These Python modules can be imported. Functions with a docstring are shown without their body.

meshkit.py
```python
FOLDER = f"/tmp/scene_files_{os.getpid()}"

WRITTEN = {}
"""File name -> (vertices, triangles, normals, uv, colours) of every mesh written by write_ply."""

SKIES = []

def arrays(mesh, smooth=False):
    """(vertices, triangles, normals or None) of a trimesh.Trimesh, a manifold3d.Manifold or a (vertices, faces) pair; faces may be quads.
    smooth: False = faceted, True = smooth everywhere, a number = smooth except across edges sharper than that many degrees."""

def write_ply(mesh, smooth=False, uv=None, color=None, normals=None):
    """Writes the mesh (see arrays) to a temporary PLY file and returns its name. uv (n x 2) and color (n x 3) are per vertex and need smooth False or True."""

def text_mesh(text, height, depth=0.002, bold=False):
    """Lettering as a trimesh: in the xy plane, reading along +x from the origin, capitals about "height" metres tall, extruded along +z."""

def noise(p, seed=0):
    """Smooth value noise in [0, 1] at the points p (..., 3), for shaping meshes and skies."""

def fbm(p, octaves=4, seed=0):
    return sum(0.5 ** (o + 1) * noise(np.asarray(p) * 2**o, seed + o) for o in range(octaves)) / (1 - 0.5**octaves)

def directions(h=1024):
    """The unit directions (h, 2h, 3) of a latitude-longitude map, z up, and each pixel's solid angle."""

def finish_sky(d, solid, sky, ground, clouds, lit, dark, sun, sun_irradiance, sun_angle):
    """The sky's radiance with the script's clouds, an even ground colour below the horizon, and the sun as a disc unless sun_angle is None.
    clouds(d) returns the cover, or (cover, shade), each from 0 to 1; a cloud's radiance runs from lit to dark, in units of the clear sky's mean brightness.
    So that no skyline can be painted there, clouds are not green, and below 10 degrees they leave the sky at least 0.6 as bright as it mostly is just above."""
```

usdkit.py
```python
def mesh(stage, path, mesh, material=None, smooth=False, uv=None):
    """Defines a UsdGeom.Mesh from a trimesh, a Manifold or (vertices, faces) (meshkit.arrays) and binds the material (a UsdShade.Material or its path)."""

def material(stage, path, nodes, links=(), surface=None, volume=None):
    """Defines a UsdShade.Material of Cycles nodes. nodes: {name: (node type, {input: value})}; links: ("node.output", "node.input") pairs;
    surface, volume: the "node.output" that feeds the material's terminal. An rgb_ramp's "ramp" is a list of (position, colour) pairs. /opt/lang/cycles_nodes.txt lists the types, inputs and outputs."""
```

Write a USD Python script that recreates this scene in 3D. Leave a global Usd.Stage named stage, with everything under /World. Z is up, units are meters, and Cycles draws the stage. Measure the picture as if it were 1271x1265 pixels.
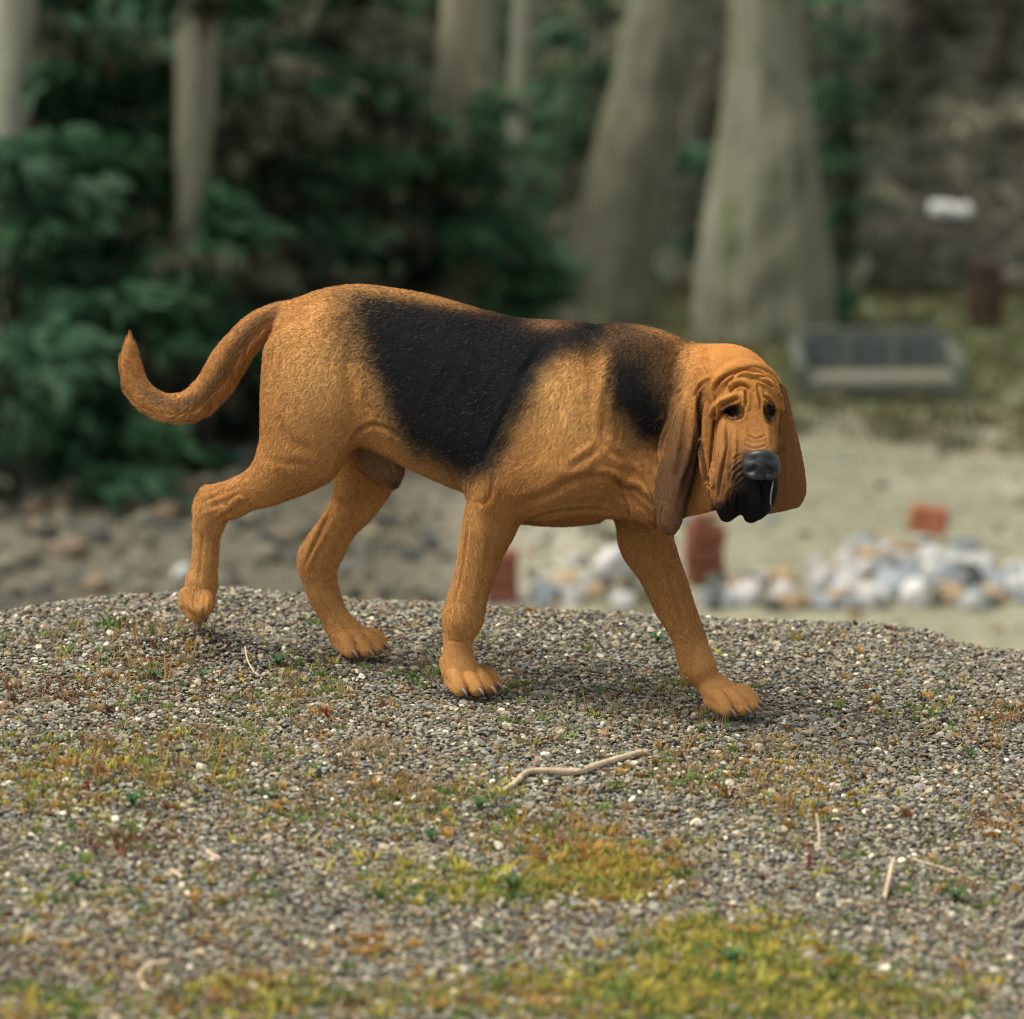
import math
import os
import numpy as np
import trimesh
import usdkit
import meshkit
from scipy.interpolate import PchipInterpolator
from scipy.spatial import cKDTree
from pxr import Gf, Sdf, Usd, UsdGeom, UsdLux, UsdShade, Vt

stage = Usd.Stage.CreateInMemory()
UsdGeom.SetStageUpAxis(stage, "Z")
UsdGeom.SetStageMetersPerUnit(stage, 1.0)
UsdGeom.Xform.Define(stage, "/World")

# ---------------------------------------------------------------- camera
PITCH = math.radians(10.0)
DIST = 8.0
FPX = 8.0 / 1.43e-3                                     # focal length in pixels of the 1271 pixel wide photograph
CAM = np.array([0.0, -DIST * math.cos(PITCH), DIST * math.sin(PITCH) + 0.322])
FWD = np.array([0.0, math.cos(PITCH), -math.sin(PITCH)])
UPV = np.array([0.0, math.sin(PITCH), math.cos(PITCH)])
RIGHT = np.array([1.0, 0.0, 0.0])
FOCAL = 200.0
cam = UsdGeom.Camera.Define(stage, "/World/camera")
cam.CreateProjectionAttr("perspective")
cam.CreateFocalLengthAttr(FOCAL)
cam.CreateHorizontalApertureAttr(FOCAL * 1271.0 / FPX)
cam.CreateFStopAttr(FOCAL / 46.0)
cam.CreateFocusDistanceAttr(7.9)
cam.CreateClippingRangeAttr((0.1, 1000.0))
cam.CreateExposureAttr(1.14)
cam.AddTransformOp().Set(Gf.Matrix4d(*[*RIGHT, 0], *[*UPV, 0], *[*(-FWD), 0], *[*CAM, 1]))


def ray(px, py):                                        # the direction of a pixel of the photograph, one metre deep
    return (px - 635.5) / FPX * RIGHT - (py - 632.5) / FPX * UPV + FWD


# ---------------------------------------------------------------- sky and sun
SUN_EL, SUN_AZ = math.radians(64.0), math.radians(-92.0)     # azimuth: atan2(x, y) of the direction towards the sun
sky = UsdLux.DomeLight.Define(stage, "/World/sky")
sky.GetPrim().SetCustomDataByKey("kind", "structure")
sm = usdkit.material(stage, "/World/Looks/sky", {
    "s": ("sky_texture", {"sky_type": "single_scattering", "sun_disc": False, "sun_elevation": SUN_EL, "sun_rotation": SUN_AZ, "aerosol_density": 3.0, "air_density": 1.0}),
    "h": ("hsv", {"saturation": 0.18, "value": 1.0}),
    "b": ("background_shader", {"strength": 0.082}),
}, [("s.color", "h.color"), ("h.color", "b.color")], surface="b.background")
UsdShade.MaterialBindingAPI.Apply(sky.GetPrim()).Bind(sm)
sun = UsdLux.DistantLight.Define(stage, "/World/sun")
sun.CreateIntensityAttr(0.55)
sun.CreateAngleAttr(50.0)
sun.CreateNormalizeAttr(True)
sun.CreateColorAttr(Gf.Vec3f(1.0, 0.91, 0.75))
sd = np.array([math.sin(SUN_AZ) * math.cos(SUN_EL), math.cos(SUN_AZ) * math.cos(SUN_EL), math.sin(SUN_EL)])
zq = sd
xq = np.cross([0, 0, 1.0], zq)
xq /= np.linalg.norm(xq)
yq = np.cross(zq, xq)
sun.AddTransformOp().Set(Gf.Matrix4d(*[*xq, 0], *[*yq, 0], *[*zq, 0], 0, 0, 0, 1))
# ---------------------------------------------------------------- the dog: a signed distance field meshed into one skin
TH = math.radians(27.0)
HX = np.array([math.cos(TH), -math.sin(TH), 0.0])      # the way the dog is heading
NX = np.array([-math.sin(TH), -math.cos(TH), 0.0])     # its right side, turned to us
ZX = np.array([0.0, 0.0, 1.0])
DOGF = np.array([HX, NX, ZX])                           # world -> (along, side, up)


def P(px, py, L):                                       # a spot of the photograph on the dog's lengthwise plane L metres to its right
    r = ray(px, py)
    return DOGF @ (CAM + (L - NX @ CAM) / (NX @ r) * r)


def PD(px, py, d):                                      # a spot of the photograph d metres beyond the head's middle
    return DOGF @ (CAM + (HEADD + d) * ray(px, py))


MPP = 8.0 / FPX
HEADD = 7.73
OPS = []


def smin(a, b, k):
    h = np.clip(0.5 + 0.5 * (b - a) / k, 0, 1)
    return b + (a - b) * h - k * h * (1 - h)


def spline(pts, n):
    pts = np.asarray(pts, float)
    if len(pts) == 2:
        t = np.linspace(0, 1, n)[:, None]
        return pts[0] * (1 - t) + pts[1] * t
    p = np.vstack([2 * pts[0] - pts[1], pts, 2 * pts[-1] - pts[-2]])
    out = []
    m = len(pts) - 1
    u = np.linspace(0, m, n)
    for x in u:
        i = min(int(x), m - 1)
        t = x - i
        a, b, c, d = p[i:i + 4]
        out.append(0.5 * (2 * b + (c - a) * t + (2 * a - 5 * b + 4 * c - d) * t * t + (3 * b - a - 3 * c + d) * t ** 3))
    return np.array(out)


def tube(pts, k=0.02, flat=None, n=None, sub=False):
    """pts: rows of x y z r in the dog's frame; flat: (axis, factor) squeezes the section along an axis."""
    q = spline(pts, n or max(2, 4 * (len(pts) - 1) + 1))
    q[:, 3] = np.maximum(q[:, 3], 0.001)
    OPS.append(("tube", q, k, flat, sub))


def ell(c, rad, axes=None, k=0.03, sub=False):
    OPS.append(("ell", np.array(c, float), np.array(rad, float), np.eye(3) if axes is None else np.array(axes, float), k, sub))


def torso(st, k=0.02, nexp=2.2):
    OPS.append(("torso", np.array(st, float), k, nexp))


def edges(rows, L, k=0.02, flat=0.85):
    """A limb traced from its two outlines: rows of x1 y1 x2 y2 (and side, if it changes)."""
    pts = []
    for r in rows:
        l = r[4] if len(r) > 4 else L
        a, b = P(r[0], r[1], l), P(r[2], r[3], l)
        pts.append([*((a + b) / 2), np.linalg.norm(a - b) / 2 * 0.895])
    tube(pts, k, (np.array([0, 1.0, 0]), flat))


def d_tube(p, q, flat):
    best = np.full(len(p), 1e3, np.float32)
    for a, b in zip(q[:-1], q[1:]):
        ab = (b - a)[:3].astype(np.float32)
        v = p - a[:3].astype(np.float32)
        t = np.clip((v @ ab) / max(float(ab @ ab), 1e-12), 0, 1)
        v = v - t[:, None] * ab
        if flat is not None:
            ax, fc = flat
            w = v @ ax.astype(np.float32)
            v2 = (v * v).sum(1) + w * w * (1 / fc ** 2 - 1)
        else:
            v2 = (v * v).sum(1)
        np.minimum(best, np.sqrt(v2) - (a[3] + t * (b[3] - a[3])).astype(np.float32), out=best)
    return best


def d_ell(p, c, rad, ax):
    q = (p - c.astype(np.float32)) @ ax.T.astype(np.float32)
    k0 = np.sqrt(((q / rad.astype(np.float32)) ** 2).sum(1)) + 1e-6
    k1 = np.sqrt(((q / (rad ** 2).astype(np.float32)) ** 2).sum(1)) + 1e-6
    return k0 * (k0 - 1) / k1


def d_torso(p, st, e):
    s = np.clip(p[:, 0], st[0, 0], st[-1, 0])
    f = [PchipInterpolator(st[:, 0], st[:, i])(s).astype(np.float32) for i in range(1, 6)]
    zt, zb, w, asym, lc = f
    a, zc = (zt - zb) / 2, (zt + zb) / 2
    q1 = (p[:, 2] - zc) / a
    b = w * (1 - asym * np.clip(q1, -1, 1))
    q2 = (p[:, 1] - lc) / b
    r = (np.abs(q1) ** e + np.abs(q2) ** e) ** (1 / e) + 1e-5
    g = np.sqrt((np.abs(q1 / r) ** (e - 1) / a) ** 2 + (np.abs(q2 / r) ** (e - 1) / b) ** 2) + 1e-3
    d = (r - 1) / g
    ds = p[:, 0] - s
    return np.where(d > 0, np.sqrt(d * d + ds * ds), np.maximum(d, np.abs(ds) - 1e-3) * 1.0)


def box_of(op):
    if op[0] == "tube":
        q = op[1]
        r = q[:, 3:4] * (max(1.0, op[3][1]) if op[3] is not None else 1)
        return (q[:, :3] - r).min(0), (q[:, :3] + r).max(0)
    if op[0] == "ell":
        e = np.sqrt(((op[3] * op[2][:, None]) ** 2).sum(0))
        return op[1] - e, op[1] + e
    st = op[1]
    return np.array([st[0, 0], -0.2, st[:, 2].min()]), np.array([st[-1, 0], 0.2, st[:, 1].max()])


def field(p, blocks=None):
    """Signed distance of points; blocks: the middles of equal runs of points, and their half size."""
    p = p.astype(np.float32)
    d = np.full(len(p), 0.2, np.float32)
    run = None if blocks is None else len(p) // len(blocks[0])
    for op in OPS:
        lo, hi = box_of(op)
        k = op[4] if op[0] == "ell" else op[2]
        m = k + 0.02 if blocks is None else k + 0.004
        if blocks is None:
            i = np.nonzero(((p > lo - m) & (p < hi + m)).all(1))[0]
        else:
            bc, bh = blocks
            near = ((bc > lo - m - bh) & (bc < hi + m + bh)).all(1)
            if op[0] == "tube" and near.any():
                n = np.nonzero(near)[0]
                near[n] = d_tube(bc[n].astype(np.float32), op[1], op[3]) < (m + bh * 1.75) * (1.0 if op[3] is None else 1.0 / min(1.0, op[3][1]))
            i = (np.nonzero(near)[0][:, None] * run + np.arange(run)).ravel()
        if not len(i):
            continue
        q = p[i]
        if op[0] == "tube":
            x, sub = d_tube(q, op[1], op[3]), op[4]
        elif op[0] == "ell":
            x, sub = d_ell(q, op[1], op[2], op[3]), op[5]
        else:
            x, sub = d_torso(q, op[1], op[3]), False
        d[i] = -smin(-d[i], x, k) if sub else smin(d[i], x, k)
    return d


def skin(h, lo, hi, B=8):
    n = [int(math.ceil((b - a) / h / B)) for a, b in zip(lo, hi)]
    cc = np.stack(np.meshgrid(*[np.arange(k) for k in n], indexing="ij"), -1).reshape(-1, 3)
    ctr = np.array(lo) + (cc + 0.5) * B * h
    dc = field(ctr)
    act = np.abs(dc) < B * h * 1.5
    G = np.repeat(np.repeat(np.repeat(np.where(dc > 0, 1, -1).astype(np.float32).reshape(n), B, 0), B, 1), B, 2)
    o = np.stack(np.meshgrid(*[np.arange(B)] * 3, indexing="ij"), -1).reshape(-1, 3)
    ids = (cc[act][:, None] * B + o[None]).reshape(-1, 3)
    ca = ctr[act]
    for j in range(0, len(ca), 2500):
        q = ids[j * B ** 3:(j + 2500) * B ** 3]
        G[q[:, 0], q[:, 1], q[:, 2]] = field(np.array(lo) + q * h, (ca[j:j + 2500], B * h / 2))
    S = G < 0
    c = sum(S[a:S.shape[0] - 1 + a, b:S.shape[1] - 1 + b, e:S.shape[2] - 1 + e].astype(np.uint8) for a in (0, 1) for b in (0, 1) for e in (0, 1))
    cell = np.argwhere((c > 0) & (c < 8))
    cid = np.full(c.shape, -1, np.int32)
    cid[cell[:, 0], cell[:, 1], cell[:, 2]] = np.arange(len(cell))
    cor = [(a, b, e) for a in (0, 1) for b in (0, 1) for e in (0, 1)]
    val = {k: G[cell[:, 0] + k[0], cell[:, 1] + k[1], cell[:, 2] + k[2]] for k in cor}
    acc, cnt = np.zeros((len(cell), 3)), np.zeros(len(cell))
    for a in cor:
        for ax in range(3):
            if a[ax]:
                continue
            b = tuple(1 if i == ax else a[i] for i in range(3))
            va, vb = val[a], val[b]
            m = (va < 0) != (vb < 0)
            t = np.where(m, va / np.where(m, va - vb, 1), 0)
            q = np.tile(np.array(a, float), (len(cell), 1))
            q[:, ax] += t
            acc[m] += q[m]
            cnt += m
    V = np.array(lo) + (cell + acc / cnt[:, None]) * h
    F = []
    for ax in range(3):
        sl0, sl1 = [slice(None)] * 3, [slice(None)] * 3
        sl0[ax], sl1[ax] = slice(0, -1), slice(1, None)
        A, Bq = S[tuple(sl0)], S[tuple(sl1)]
        e = np.argwhere(A != Bq)
        u, v = [i for i in range(3) if i != ax]
        e = e[(e[:, u] > 0) & (e[:, v] > 0) & (e[:, u] < c.shape[u]) & (e[:, v] < c.shape[v])]
        ins = A[e[:, 0], e[:, 1], e[:, 2]]
        def cel(du, dv):
            q = e.copy()
            q[:, u] -= du
            q[:, v] -= dv
            return cid[q[:, 0], q[:, 1], q[:, 2]]
        quad = np.stack([cel(1, 1), cel(0, 1), cel(0, 0), cel(1, 0)], 1)
        flip = ins if ax != 1 else ~ins
        quad = np.where(flip[:, None], quad, quad[:, ::-1])
        F += [quad[:, [0, 1, 2]], quad[:, [0, 2, 3]]]
    F = np.vstack(F)
    F = F[(F >= 0).all(1)]
    return V, F


def trace(px):                                          # where pixels of the photograph meet the skin
    px = np.asarray(px, float)
    dr = np.array([ray(x, y) for x, y in px])
    dr /= np.linalg.norm(dr, axis=1)[:, None]
    t = np.full(len(px), 7.2)
    o = DOGF @ CAM
    dr = dr @ DOGF.T
    for _ in range(70):
        t += np.clip(field(o + t[:, None] * dr), -0.02, 0.05) * 0.75
    q = o + t[:, None] * dr
    ok = (np.abs(field(q)) < 0.004)
    return q, ok


def dens(pl, step=1.2):
    pl = np.asarray(pl, float)
    q = spline(pl, 12 * (len(pl) - 1) + 1) if len(pl) > 2 else pl
    s = np.r_[0, np.cumsum(np.linalg.norm(np.diff(q, axis=0), axis=1))]
    u = np.linspace(0, s[-1], max(2, int(s[-1] / step)))
    return np.c_[np.interp(u, s, q[:, 0]), np.interp(u, s, q[:, 1])]


def fold(r, pl, k=0.0035, sink=0.5):
    """A roll of loose skin along a line of the photograph, laid on the body built so far; r in pixels."""
    q, ok = trace(dens(pl, 5.0))
    q = q[ok]
    if len(q) < 3:
        return
    v = DOGF @ FWD
    u = np.linspace(0, 1, len(q))
    rr = pr(r) * (0.2 + 0.8 * np.sin(np.pi * np.clip(u, 0.0, 1.0)) ** 0.6)
    ROLLS.append(("tube", np.c_[q + v * (rr * sink)[:, None], rr], k, None, False))


ROLLS = []


def pr(px):
    return px * MPP * 0.975
# trunk: x of the photograph along the spine, top, bottom, half width, narrowing towards the back line, sideways shift
torso([[*(lambda a, b: (a[0], a[2], b[2]))(P(x, t, 0), P(x, b, 0)), w, asym, 0.0] for x, t, b, w, asym in (
    (352, 388, 455, 0.045, 0.10), (368, 374, 490, 0.068, 0.12), (400, 360, 520, 0.084, 0.2), (450, 354.5, 548, 0.092, 0.26), (500, 361, 572, 0.098, 0.25),
    (552, 373, 595, 0.112, 0.24), (600, 387, 613, 0.122, 0.26), (650, 397, 632, 0.124, 0.32), (700, 400, 644, 0.118, 0.4), (745, 405, 640, 0.104, 0.42),
    (785, 411, 632, 0.086, 0.35), (815, 420, 625, 0.068, 0.25), (840, 435, 600, 0.05, 0.2))], k=0.02)
# neck, running to the head turned towards us
tube([[*P(735, 500, 0), 0.105], [*P(790, 500, 0), 0.108], [*PD(845, 497, 0.12), 0.090], [*PD(878, 492, 0.07), 0.076]], 0.03, (np.array([0, 1.0, 0]), 0.86))
tube([[*P(770, 440, 0), pr(33)], [*P(805, 446, 0), pr(34)], [*PD(845, 462, 0.13), pr(36)], [*PD(875, 472, 0.09), pr(41)]], 0.03)
# throat skin and dewlap
tube([[*PD(790, 560, 0.14), 0.060], [*PD(820, 600, 0.10), 0.052], [*PD(842, 622, 0.06), 0.030]], 0.03)
tube([[*P(735, 600, 0.03), 0.055], [*P(790, 615, 0.04), 0.042], [*P(822, 628, 0.04), 0.030]], 0.025)
tube([[*P(640, 634, 0.0), 0.022], [*P(690, 641, 0.0), 0.018], [*P(735, 632, 0.0), 0.026]], 0.015)
# shoulder, near and far
for sg in (1, -1):
    def Q(x, y, L):
        a = P(x, y, abs(L))
        a[1] *= sg
        return a
    dx = 0.0 if sg > 0 else 0.03
    tube([[*Q(712, 440, 0.060), 0.034], [*Q(704, 490, 0.078), 0.048], [*Q(716, 545, 0.084), 0.056], [*Q(738, 580, 0.080), 0.048]], 0.03, (np.array([0, 1.0, 0]), 0.8))
    if sg > 0:
        tube([[*Q(742, 572, 0.080), 0.044], [*Q(690, 592, 0.086), 0.056], [*Q(640, 604, 0.084), 0.050]], 0.03, (np.array([0, 1.0, 0]), 0.8))
        tube([[*Q(668, 500, 0.090), 0.040], [*Q(642, 560, 0.092), 0.044], [*Q(612, 600, 0.088), 0.034]], 0.03, (np.array([0, 1.0, 0]), 0.72))
    else:
        tube([[*Q(742, 560, 0.080), 0.046], [*P(790, 590, -0.078), 0.050], [*P(796, 615, -0.070), 0.045]], 0.03, (np.array([0, 1.0, 0]), 0.8))
    # haunch
    tube([[*Q(412, 425, 0.058), 0.050], [*Q(398, 470, 0.070), 0.074], [*Q(390, 525, 0.078), 0.074], [*Q(392, 566, 0.082), 0.048]], 0.045, (np.array([0, 1.0, 0]), 0.72)) if sg > 0 else \
        tube([[*P(440, 435, -0.056), 0.050], [*P(452, 490, -0.066), 0.066], [*P(458, 540, -0.068), 0.058], [*P(453, 585, -0.070), 0.046]], 0.03, (np.array([0, 1.0, 0]), 0.72))
# near hind leg
edges([(325, 440, 400, 455), (321, 490, 440, 500), (321, 530, 430, 545), (324, 552, 402, 590)], 0.082, 0.03, 0.6)
edges([(323, 553, 405, 584), (311, 577, 360, 617), (292, 592, 324, 630), (270, 602, 300, 642)], 0.082, 0.014, 0.85)
edges([(284, 600, 303, 622), (253, 606, 281, 648), (243, 630, 277, 660), (242, 655, 271, 676), (238, 700, 270, 702), (232, 722, 269, 727), (231, 738, 266, 742)], 0.080, 0.008, 0.85)
tube([[*P(257, 612, 0.080), 0.011], [*P(250, 628, 0.080), 0.011]], 0.014)
# far hind leg
edges([(418, 560, 500, 575), (415, 590, 487, 605), (412, 618, 467, 634), (398, 648, 444, 655), (380, 676, 428, 686)], -0.070, 0.02, 0.75)
edges([(404, 640, 420, 650), (374, 682, 420, 690), (369, 698, 419, 702), (376, 718, 418, 720), (384, 739, 423, 744), (396, 762, 430, 760), (406, 782, 441, 776), (412, 792, 448, 785)], -0.066, 0.010, 0.85)
# near front leg
edges([(588, 596, 684, 596), (580, 620, 654, 632), (574, 648, 641, 656), (570, 680, 626, 682), (564, 718, 612, 718), (556, 745, 604, 744), (549, 766, 600, 766), (551, 788, 588, 790), (549, 815, 588, 812), (549, 832, 594, 828)], 0.088, 0.015, 0.85)
ell(P(592, 598, 0.092), [0.022, 0.022, 0.026], k=0.02)
# far front leg
edges([(755, 620, 845, 610), (764, 650, 838, 650), (768, 672, 838, 676), (788, 701, 846, 706), (801, 727, 855, 730), (811, 748, 861, 752), (831, 786, 873, 782), (838, 812, 883, 810), (843, 832, 890, 824)], -0.062, 0.02, 0.85)


# paws: knuckled toes on the ground
CLAWS = []


def paw(a, yaw, lift=0.0, roll=0.0, L=0.086, sc=1.0, tip=0.0):
    c, s = math.cos(yaw), math.sin(yaw)
    f = np.array([c, s, 0.0])
    w = np.array([-s, c, 0.0])
    if tip:                                             # the paw stands on its toes, heel up
        f2 = np.array([c * math.cos(tip), s * math.cos(tip), -math.sin(tip)])
        up = np.array([c * math.sin(tip), s * math.sin(tip), math.cos(tip)])
    else:
        f2, up = f, ZX
    W = lambda x, y, z: a + sc * (f2 * x + w * y + up * z)
    tube([[*W(-0.034, 0.0, 0.046), 0.023 * sc], [*W(-0.014, 0.0, 0.034), 0.026 * sc], [*W(0.010, 0.0, 0.025), 0.022 * sc]], 0.010, (w, 1.2))
    tube([[*W(-0.026, 0.0, 0.014), 0.013 * sc], [*W(0.0, 0.0, 0.014), 0.014 * sc]], 0.008, (w, 1.6))
    for o, ln, r in ((-0.0285, 0.036, 0.0122), (-0.0098, 0.050, 0.0132), (0.0098, 0.050, 0.0132), (0.0285, 0.036, 0.0126)):
        sp = o * 0.34
        tube([[*W(-0.018, o * 0.72, 0.034), r * 0.9 * sc], [*W(ln * 0.35, o + sp * 0.4, 0.034), r * 1.0 * sc], [*W(ln * 0.80, o + sp * 0.8, 0.025), r * 1.02 * sc], [*W(ln * 1.04, o + sp, 0.0145), r * 0.97 * sc]], 0.0022)
        tube([[*W(-0.012, o * 0.7, 0.020), r * 1.1 * sc], [*W(ln * 0.70, o + sp * 0.75, 0.0165), r * 1.0 * sc]], 0.0025)
        CLAWS.append((W(ln * 1.02 + 0.009, o + sp * 1.05, 0.0165), W(ln * 1.02 + 0.0185, o + sp * 1.15, 0.0135), W(ln * 1.02 + 0.025, o + sp * 1.2, 0.0065), 0.0046 * sc))


PAWS = []
for x, y, L, yaw in ((577, 858, 0.080, 0.46), (899, 883, -0.064, 0.28), (438, 811, -0.066, 0.36)):
    a = P(x, y, L)
    PAWS.append(a)
    paw(a, yaw)
toe = P(243, 772, 0.078)
tube([[*P(250, 722, 0.080), 0.024], [*P(247, 742, 0.080), 0.026], [*P(246, 758, 0.080), 0.019]], 0.008, (np.array([0, 1.0, 0]), 1.15))
tube([[*P(233, 738, 0.080), 0.013], [*P(232, 748, 0.080), 0.013]], 0.006, (np.array([0, 1.0, 0]), 1.6))
for o, x0, x1, y1 in ((0.026, 256, 254, 764), (0.009, 254, 249, 773), (-0.010, 254, 250, 773), (-0.026, 258, 257, 765)):
    tube([[*P(x0, 742, 0.080 + o * 0.7), 0.0115], [*P((x0 + x1) / 2, (742 + y1) / 2, 0.080 + o), 0.0125], [*P(x1 - 5, y1 - 8, 0.080 + o), 0.0115]], 0.007)
    tube([[*P(x1 - 11, y1 - 9, 0.080 + o), 0.0095], [*P(x1 - 16, y1 - 16, 0.080 + o * 0.9), 0.010]], 0.004)
    CLAWS.append((P(x1 - 3, y1 - 3, 0.080 + o), P(x1 - 1, y1 + 3, 0.080 + o), P(x1 - 3, y1 + 9, 0.080 + o), 0.0042))
ell(P(247, 746, 0.098), [0.017, 0.012, 0.022], k=0.012)
PAWS.append(toe)

# tail, carried low and curling up at its tip
tl = [(383, 402, 366, 371), (350, 408, 340, 374), (322, 425, 318, 384), (304, 447, 296, 402), (287, 474, 277, 424), (268, 503, 258, 456), (243, 523, 234, 480), (214, 523, 206, 487), (188, 513, 184, 478), (165, 493, 175, 463), (153.5, 466, 170.5, 442), (155, 440, 167.5, 425), (159, 416, 163, 415), (160.5, 411, 161.5, 411)]
tp = []
for i, (x1, y1, x2, y2) in enumerate(tl):
    t = i / (len(tl) - 1)
    a, b = P(x1, y1, 0.02 * t), P(x2, y2, 0.02 * t)
    tp.append([*((a + b) / 2), np.linalg.norm(a - b) / 2 * (0.80 if i < 11 else 0.70)])
tube(tp, 0.012, n=60)
# sheath under the belly, scrotum behind
tube([[*P(492, 552, 0.0), 0.030], [*P(488, 572, 0.005), 0.024], [*P(489, 590, 0.01), 0.0155], [*P(489, 601, 0.01), 0.0090]], 0.012)
tube([[*P(464, 550, 0.0), 0.034], [*P(462, 572, 0.01), 0.020], [*P(472, 590, 0.01), 0.012]], 0.015)

# head ------------------------------------------------------------------------------------------------
tube([[*PD(872, 486, 0.085), pr(44)], [*PD(892, 474, 0.045), pr(46)], [*PD(911, 475, 0.010), pr(44)], [*PD(929, 491, -0.01), pr(39)]], 0.02)
tube([[*PD(930, 503, -0.028), pr(31)], [*PD(939, 540, -0.056), pr(23)], [*PD(944, 572, -0.088), pr(20)]], 0.018)          # muzzle bridge
tube([[*PD(921, 535, -0.035), pr(30)], [*PD(917, 580, -0.060), pr(30)], [*PD(908, 615, -0.060), pr(23)], [*PD(902, 638, -0.056), pr(10)]], 0.014)   # near flew
tube([[*PD(948, 540, -0.020), pr(15)], [*PD(947, 590, -0.055), pr(18)], [*PD(940, 618, -0.060), pr(21)], [*PD(932, 640, -0.056), pr(9)]], 0.010)   # far flew
tube([[*PD(925, 570, -0.02), pr(30)], [*PD(922, 610, -0.02), pr(22)]], 0.02)                                                # jaw between
tube([[*PD(894, 512, 0.015), pr(17)], [*PD(890, 560, 0.010), pr(17)], [*PD(893, 605, 0.0), pr(13)]], 0.014)                  # cheek skin
tube([[*PD(955, 500, 0.012), pr(14)], [*PD(953, 545, 0.018), pr(11)], [*PD(951, 590, 0.010), pr(13)]], 0.014)                # far cheek
tube([[*PD(944, 590, -0.082), pr(17)], [*PD(943, 612, -0.074), pr(18)], [*PD(938, 630, -0.066), pr(12)]], 0.012)                  # front of the lips
# brow folds over each eye
tube([[*PD(889, 510, -0.026), pr(8)], [*PD(901, 501, -0.050), pr(9.5)], [*PD(916, 495, -0.060), pr(9.5)], [*PD(924, 500, -0.048), pr(6)], [*PD(920, 514, -0.044), pr(5)]], 0.005)
tube([[*PD(946, 498, -0.046), pr(6)], [*PD(953, 487, -0.044), pr(7)], [*PD(962, 494, -0.030), pr(7)], [*PD(968, 506, -0.012), pr(6)]], 0.005)
# eye sockets
ell(PD(911, 512, -0.050), [0.017, 0.014, 0.0072], k=0.005, sub=True)
ell(PD(955, 512, -0.050), [0.010, 0.014, 0.009], k=0.005, sub=True)


def leaf(rows, k=0.004, n=None):
    """A hanging ear: rows of left x, left y, left depth, right x, right y, right depth, thickness - a thick sheet built of close-set rods."""
    rows = np.asarray(rows, float)
    q = spline(rows, 16)
    m = 15
    for j in range(m):
        t = j / (m - 1)
        bow = 4 * t * (1 - t)
        pts = []
        for r in q:
            x, y, d = r[0] + (r[3] - r[0]) * t, r[1] + (r[4] - r[1]) * t, r[2] + (r[5] - r[2]) * t - r[7] * bow
            pts.append([*PD(x, y, d), r[6] * (0.7 + 0.3 * bow)])
        OPS.append(("tube", np.array(pts), 0.006, None, False))


# near ear: a back fold rolled inwards and a front leaf behind the flews
leaf([(846, 486, 0.045, 872, 474, 0.020, .008, .012), (834, 515, 0.045, 868, 505, 0.012, .008, .016), (826, 550, 0.045, 863, 545, 0.012, .008, .020), (821, 590, 0.045, 853, 595, 0.012, .008, .016), (819, 625, 0.04, 845, 625, 0.012, .007, .010), (820, 648, 0.035, 842, 648, 0.015, .0065, .006), (826, 657, 0.03, 836, 657, 0.02, .006, .003)])
leaf([(860, 540, 0.05, 884, 540, 0.02, .006, .0), (852, 580, 0.05, 890, 580, 0.02, .0065, .004), (848, 610, 0.05, 895, 608, 0.02, .0065, .004), (848, 633, 0.05, 897, 622, 0.02, .006, .002), (850, 638, 0.05, 897, 627, 0.02, .005, .0)])
tube([[*PD(878, 476, 0.012), pr(8)], [*PD(864, 497, 0.012), pr(8)], [*PD(862, 525, 0.012), pr(6)], [*PD(866, 548, 0.014), pr(5)]], 0.004)
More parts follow.
